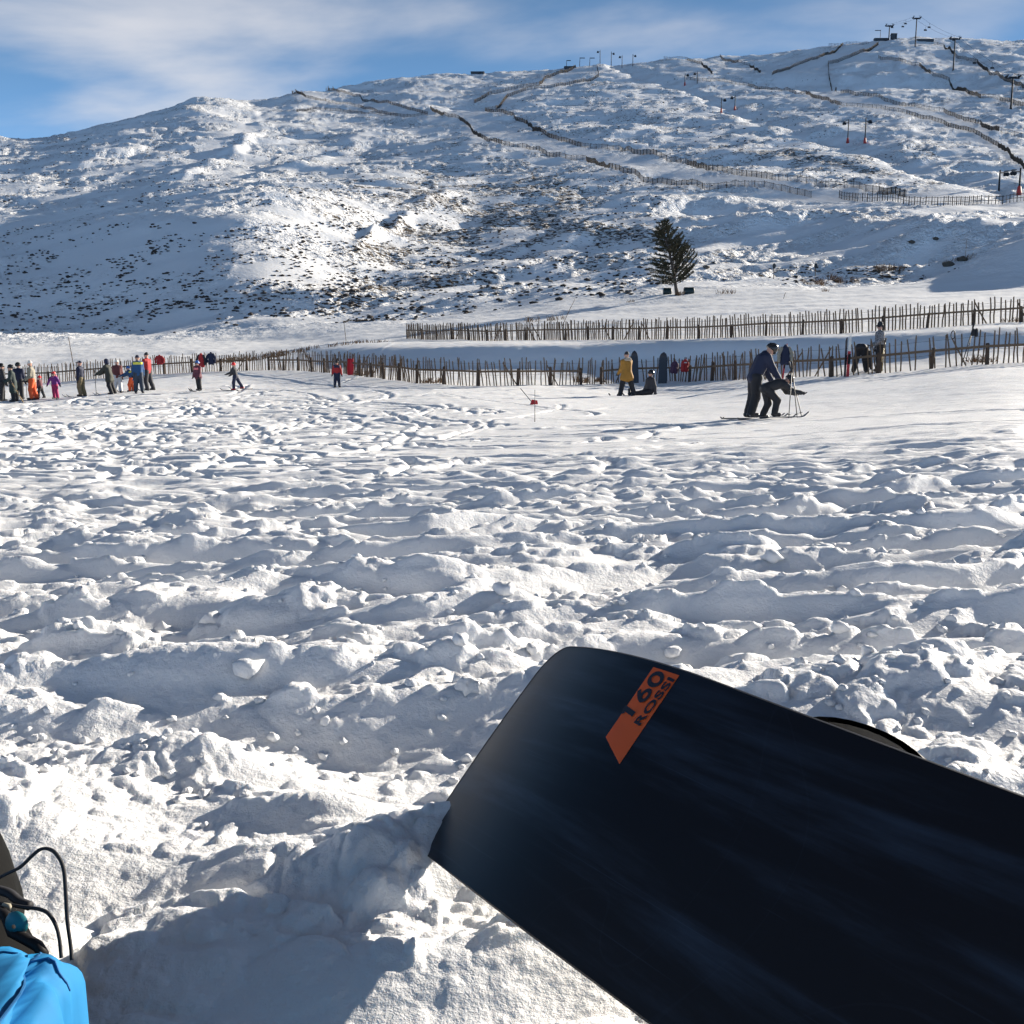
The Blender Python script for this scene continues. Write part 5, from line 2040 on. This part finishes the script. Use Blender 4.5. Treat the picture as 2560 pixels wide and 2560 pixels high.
LEFT, RIGHT, AWAY, TOWARD = PI, 0.0, PI / 2, -PI / 2
stand = ((.05, -.03), (-.05, -.10))
person(8, 44.5, 1.72, .6, 'person in black cut off by the left edge of the photo', C_BLACK, C_BLACK2, C_BLACKHELM, 'helmet', skis=1.5)
person(36, 42.5, 1.62, LEFT + .4, 'person in a long dark green coat holding a tan ski pole', C_DKGREEN, C_BLACK2, C_BLACKHELM, 'helmet', lean=.12, coat=.85, arms=((.2, .1, .9), (.3, .1, 1.1)), skis=1.5)
person(50, 45.5, 1.70, AWAY, 'person in dark navy half hidden behind the long green coat', C_NAVY, C_BLACK2, C_BLACKHELM, 'helmet')
person(84, 43.5, 1.76, LEFT + .25, 'person in a grey beige sweater, white hat and orange trousers', C_BEIGE, C_ORANGE, C_WHITEHAT, 'beanie', legs=((.18, -.12), (-.05, -.25)), arms=((.1, .1, .8), (.1, .1, .7)), skis=1.55, look=.1)
person(103, 45.5, 1.05, LEFT, 'small child in plum behind the orange trousers', C_PLUM, C_BLACK2, C_REDHELM, 'helmet', legs=((.25, .0), (-.2, -.3)))
person(139, 43.6, 1.22, TOWARD - .3, 'child in a purple and magenta snowsuit with arms spread', C_PURPLE, C_MAGENTA, C_REDHELM, 'helmet', arms=((.1, .75, .1), (.1, .8, .1)), legs=((.05, -.05), (-.1, -.2)), stance=.11, hood=C_PINK)
person(205, 45, 1.66, LEFT, 'person in a navy jacket, dark cap and khaki trousers', C_NAVY, C_KHAKI, C_NAVY, 'cap', lean=.02, legs=((.15, -.22), (-.02, -.2)), skis=1.5, arms=((.05, .05, .15), (-.05, .05, .1)))
person(276, 44.5, 1.66, LEFT, 'person in a dark olive jacket reaching forward with a ski pole', C_OLIVE, C_BLACK2, C_NAVY, 'hooded', lean=.20, legs=((.0, -.35), (-.12, -.35)), arms=((.75, .1, 1.0), (.65, .1, 1.1)), skis=1.5, coat=.4)
person(296, 46, 1.55, AWAY + .3, 'person in a maroon jacket, white hat and white trousers', C_MAROON, C_WHITE, C_WHITEHAT, 'beanie', legs=((.05, -.1), (-.12, -.25)), skis=1.4)
person(331, 46, 1.25, LEFT, 'child in orange trousers and a blue hat crouching between the adults', C_BLUE, C_ORANGE, C_BLUEHELM, 'helmet', lean=.35, legs=((.35, -.15), (.15, -.35)), arms=((.9, .15, 1.2), (.8, .15, 1.2)), skis=1.1, stripe=(C_YEL, .75, .9))
person(348, 44.8, 1.72, AWAY + .4, 'person in a bright blue jacket with a yellow shoulder and slate trousers', C_BLUE, C_SLATE, C_NAVY, 'beanie', legs=((.02, -.15), (-.1, -.25)), skis=1.5, stripe=(C_YEL, .78, .93), lean=.02)
person(371, 46.5, 1.82, LEFT - .3, 'tall person in a red jacket and black hat at the end of the queue', C_REDJ, C_CHAR, C_BLACK, 'beanie', legs=((.05, -.25), (-.12, -.32)), skis=1.6, lean=.03)
person(497, 44.5, 1.36, TOWARD - .5, 'child in a plum jacket with a pink band and blue helmet', C_PLUM, C_BLACK2, C_BLUEHELM, 'helmet', legs=((.08, -.1), (-.15, -.2)), stripe=(C_PINK, .62, .76), skis=1.0, coat=.2)
person(590, 44.5, 1.26, LEFT, 'child in a red helmet and dark suit striding on skis', C_CHAR, C_NAVY, C_REDHELM, 'helmet', lean=.18, legs=((.25, -.05), (-.45, -.55)), arms=((.5, .1, 1.2), (.3, .1, 1.0)), skis=1.1, boots=M_RED)
person(843, 44, 1.18, TOWARD + .2, 'child in a red and navy jacket standing alone near the fence', C_REDJ, C_NAVY, C_BLACKHELM, 'helmet', legs=((.05, -.05), (-.05, -.1)), skis=1.0, stripe=(C_NAVY, .70, .98), arms=((-.1, .3, .2), (-.1, .3, .2)))
person(1566, 37, 1.68, AWAY + .5, 'person in a mustard coat with a grey fur hood seen from behind', C_MUSTARD, C_BLACK2, C_BLACK, 'beanie', coat=.42, hood=C_FUR, legs=((.10, -.02), (-.12, -.20)), stance=.16, arms=((.2, .08, .8), (.2, .08, .9)), skis=1.3)
person(1622, 37.6, 1.70, LEFT + .4, 'person in charcoal and a black helmet sitting on the snow', C_CHAR, C_BLACK2, C_BLACKHELM, 'helmet', lean=-.12, legs=((1.45, 1.5), (1.30, 1.65)), sit=.095, arms=((-.25, .15, -.1), (.2, .1, .6)))
person(1884, 22, 1.80, RIGHT + .1, 'adult in dark navy and a black helmet bending over a child', C_NAVY, C_BLACK2, C_BLACKHELM, 'helmet', lean=.42, legs=((.0, -.22), (-.02, -.30)), arms=((.35, .05, .55), (.45, .05, .6)), look=.75, skis=1.5)
person(1913, 21.3, 1.34, RIGHT + .05, 'child in black bent double with arms stretched towards the ski poles', C_BLACK, C_BLACK2, C_BLACKHELM, 'helmet', lean=1.25, legs=((.25, -.40), (.75, -.20)), arms=((.75, .12, 1.35), (.85, .1, 1.4)), skis=1.3, look=.5)
person(2150, 36, 1.74, AWAY - .5, 'person in black with a blue collar bent double beside the fence', C_BLACK, C_BLACK2, C_DENIM, 'beanie', lean=1.75, legs=((-.02, -.12), (-.1, -.1)), arms=((.25, .25, .3), (.35, .2, .3)), stance=.13)
person(2196, 35.6, 1.76, LEFT, 'person in a speckled grey jacket and brimmed hat by the fence', C_SPECK, C_BLACK2, C_BLACK, 'brim', lean=.04, legs=((.04, -.05), (-.06, -.1)), arms=((.25, .1, 1.1), (-.1, .1, .3)))


# ------------------------------------------------------------------ poles, skis, boards and bags
def ski_pole(a, b, label, mat, r=.009):
    """a = foot, b = grip"""
    a, b = Vector(a), Vector(b)
    r_ = empty('ski_pole', a)
    tag(r_, label, 'ski pole', 'ski poles')
    v = b - a
    m = MB()
    m.tube([Vector((0, 0, 0)), v * .06, v * .86], [r * .4, r, r], 6)
    m.build('shaft', mat, r_, True)
    m = MB()
    m.tube([v * .86, v * .97, v], [r * 1.7, r * 1.9, r * 1.2], 6)
    m.build('grip', M_GLOVE, r_, True)
    m = MB()
    n = v.normalized()
    m.tube([v * .07, v * .07 + n * .012], [.05, .012], 8)
    m.build('basket', M_GLOVE, r_, True)


M_TAN = mat_simple('tan_pole', (.55, .38, .20), .4)
M_SILV = mat_simple('grey_pole', (.05, .05, .055), .5)
M_YELP = mat_simple('ochre_pole', (.42, .30, .08), .4)


def gpole(px, d, L_, dx, dy, label, mat, r=.010):
    a = on_ground(px, d)
    v = Vector((dx, dy, 1)).normalized() * L_
    ski_pole(a, a + v, label, mat, r)


gpole(60, 42.0, 1.15, -.58, .1, 'tan ski pole slanting beside the long green coat', M_TAN, .022)
gpole(241, 44.3, 1.15, -.02, 0, 'upright ski pole held out by the person in olive', M_SIGN, .014)
gpole(68, 43.3, 1.1, .0, 0, 'thin ski pole left of the orange trousers', M_SIGN, .012)
gpole(1972, 20.9, 1.15, .05, .1, 'ski pole nearest the bent child, leftmost of the three', M_SILV)
gpole(1993, 20.8, 1.22, -.14, .0, 'ski pole in the middle of the three by the child', M_SIGN)
gpole(2004, 21.2, 1.25, -.26, .05, 'ski pole slanting at the right of the three by the child', M_SILV)
gpole(2197, 35.2, 1.25, .16, 0, 'ochre ski pole in front of the speckled jacket', M_YELP, .016)
gpole(2205, 35.3, 1.22, .06, 0, 'second ochre ski pole right of the speckled jacket', M_YELP, .014)
gpole(2405, 34.2, 1.5, .28, .1, 'long dark ski pole leaning right on the fence', M_SIGN, .016)
gpole(2414, 34.2, 1.45, .18, .1, 'second dark ski pole leaning on the fence at the right', M_SIGN, .016)


def upright_ski(px, d, L_, tilt, mat_lo, mat_hi, label, w=.1):
    p = on_ground(px, d)
    r_ = empty('ski', p)
    r_.rotation_euler = (-.08, tilt, 0)
    tag(r_, label, 'ski', 'skis standing by the fence')
    for nm, z0, z1, mt in (('lower_half', -.05, .62, mat_lo), ('upper_half', .62, 1.0, mat_hi)):
        m = MB()
        vv = []
        zs = np.linspace(z0, z1, 9)
        for z in zs:
            ww = w / 2 * (1 if z < .9 else max(.15, 1 - ((z - .9) / .1) ** 2))
            off = -.06 * max(0, (z - .9) / .1) ** 2
            vv += [(-ww, off, z * L_), (ww, off, z * L_), (ww, off + .02, z * L_), (-ww, off + .02, z * L_)]
        ff = [(i * 4 + k, i * 4 + (k + 1) % 4, (i + 1) * 4 + (k + 1) % 4, (i + 1) * 4 + k) for i in range(8) for k in range(4)] + [(3, 2, 1, 0), (32, 33, 34, 35)]
        m.add(vv, ff)
        m.build(nm, mt, r_)
    m = MB()
    m.box((0, -.03, L_ * .47), (w * .8, .06, .22))
    m.box((0, -.03, L_ * .35), (w * .7, .05, .14))
    m.build('ski_binding', M_BIND, r_)


upright_ski(2119, 34.5, 1.45, .05, M_RED, C_WHITEHAT, 'red ski with a pale tip standing against the fence')
upright_ski(2112, 34.7, 1.40, .03, M_SKIMAT, M_SKIMAT, 'dark ski standing left of the red and white ski', .07)
upright_ski(1957, 37.2, 1.35, .10, M_RED, M_RED, 'thin red ski leaning on the fence beside the hung coat', .06)


def upright_board(px, d, L_, w, tilt, label, mat):
    p = on_ground(px, d)
    r_ = empty('snowboard', p)
    r_.rotation_euler = (-.16, tilt, 0)
    tag(r_, label, 'snowboard', 'snowboards leaning on the fence')
    m = MB()
    vv = []
    zs = np.linspace(-.04, 1, 22)
    for z in zs:
        e = max(0, (z - .72) / .28)
        ww = w / 2 * math.sqrt(max(.0025, 1 - e ** 2.0))
        off = -.10 * max(0, (z - .82) / .18) ** 2
        vv += [(-ww, off, z * L_), (ww, off, z * L_), (ww, off + .015, z * L_), (-ww, off + .015, z * L_)]
    n = len(zs) - 1
    m.add(vv, [(i * 4 + k, i * 4 + (k + 1) % 4, (i + 1) * 4 + (k + 1) % 4, (i + 1) * 4 + k) for i in range(n) for k in range(4)] + [(3, 2, 1, 0), tuple(4 * n + k for k in range(4))])
    m.build('deck', mat, r_)
    for z in (.33, .62):
        m = MB()
        m.box((0, .05, z * L_), (w * .8, .08, .10))
        m.build('binding', M_BIND, r_)


upright_board(1656, 44.2, 1.42, .40, .04, 'wide dark snowboard standing on end against the fence', M_SKIMAT)
upright_board(1588, 45.2, 1.50, .34, -.03, 'narrow dark snowboard standing behind the mustard coat', M_SKIMAT)
# red sledge
p = on_ground(876, 51)
r_ = empty('sledge', p)
r_.rotation_euler = (-.2, .02, 0)
tag(r_, 'bright red plastic sledge standing on end against the fence', 'sledge')
m = MB()
vv = []
for i, z in enumerate(np.linspace(0, .86, 10)):
    ww = .17 * (1 - .25 * abs(z / .86 - .45))
    vv += [(-ww, -.10, z), (-ww * .8, 0, z), (0, .015, z), (ww * .8, 0, z), (ww, -.10, z), (ww * .95, -.115, z), (ww * .7, -.02, z), (0, -.01, z), (-ww * .7, -.02, z), (-ww * .95, -.115, z)]
m.add(vv, [(i * 10 + k, i * 10 + (k + 1) % 10, (i + 1) * 10 + (k + 1) % 10, (i + 1) * 10 + k) for i in range(9) for k in range(10)] + [tuple(range(9, -1, -1)), tuple(90 + k for k in range(10))])
M_SLEDGE = mat_simple('red_sledge_plastic', (.80, .02, .03), .35)
m.build('tray', M_SLEDGE, r_, True)
m = MB()
m.tube([(-.08, -.05, .84), (-.04, -.1, .95), (.04, -.1, .95), (.08, -.05, .84)], .01, 5)
m.build('pull_rope', M_SIGN, r_)


def rucksack(px, d, z, col, label, mark=None):
    p = on_ground(px, d)
    r_ = empty('rucksack', p + Vector((0, -.12, z)))
    r_.rotation_euler = (0, .08, 0)
    tag(r_, label, 'rucksack', 'rucksacks hung on the fence')
    link('bag', sdf_mesh('bag', [((-.08, 0, .06), (-.08, 0, .36), .11, .10), ((.08, 0, .06), (.08, 0, .36), .11, .10), ((0, 0, .40), (0, 0, .44), .12, .10)], col, .022, .04), r_)
    link('pocket', sdf_mesh('pocket', [((-.06, -.10, .08), (-.06, -.10, .20), .06, .06), ((.06, -.10, .08), (.06, -.10, .20), .06, .06)], col, .018, .04), r_)
    m = MB()
    m.tube([(-.03, .05, .52), (-.03, .02, .60), (.03, .02, .60), (.03, .05, .52)], .012, 5)
    m.build('loop', M_SIGN, r_)
    if mark is not None:
        m = MB()
        for k in range(3):
            m.box((-.055 + k * .05, -.115, .37 + .006 * k), (.034, .012, .05))
        m.build('white_mark', mark, r_)


rucksack(1709, 43.9, .50, C_REDJ, 'red rucksack with a white mark hung on the fence', C_WHITEHAT)
rucksack(1683, 44.1, .46, cloth('dull_purple_bag', (.07, .03, .065)), 'dull purple rucksack hung left of the red one')


def hung_jacket(px, d, z, h, cols, label):
    p = on_ground(px, d)
    r_ = empty('hung_jacket', p + Vector((0, -.14, z)))
    tag(r_, label, 'jacket', 'clothes hung on the fence')
    link('body_panel', sdf_mesh('body_panel', [((-.10, 0, 0), (-.07, 0, h * .85), .09, .08), ((.10, 0, 0), (.07, 0, h * .85), .09, .08), ((0, 0, .05), (0, 0, h), .10, .07)], cols[0], .022, .05, .008), r_)
    for s_ in (-1, 1):
        link('sleeve', sdf_mesh('sleeve', [((s_ * .14, 0, h * .86), (s_ * .25, -.02, h * .55), .075, .065), ((s_ * .25, -.02, h * .55), (s_ * .24, -.03, h * .12), .065, .06)], cols[1], .022, .03, .006), r_)


hung_jacket(506, 59.2, .42, .72, (C_REDJ, C_BLACK), 'red jacket with black sleeves hung on the left fence')
hung_jacket(531, 59.3, .55, .62, (C_NAVY, C_NAVY), 'dark navy jacket hung right of the red one on the left fence')
hung_jacket(403, 59.4, .72, .45, (C_REDJ, C_REDJ), 'small red jacket hung on the fence right of the queue')
hung_jacket(1958, 37.0, .62, .62, (C_NAVY, C_BEIGE), 'navy and beige coat hung on the fence above the adult')
p = on_ground(2374, 33.4)
m = MB()
m.tube([(.07 * math.cos(a), -.1, 1.12 + .13 * math.sin(a)) for a in np.linspace(0, 2 * PI, 17)], .018, 5, False)
tag(m.build('strap_loop', M_SIGN, None, True, loc=p), 'dark strap loop hung on a picket at the right', 'strap')
p = on_ground(2428, 33.5)
o = link('glove', sdf_mesh('glove_pair', [((-.05, -.08, 1.2), (-.06, -.1, 1.04), .05, .06), ((.06, -.08, 1.2), (.06, -.1, 1.02), .05, .06)], M_GLOVE, .02, .01), None, p)
tag(o, 'black gloves stuck on picket tops right of the strap loop', 'gloves')
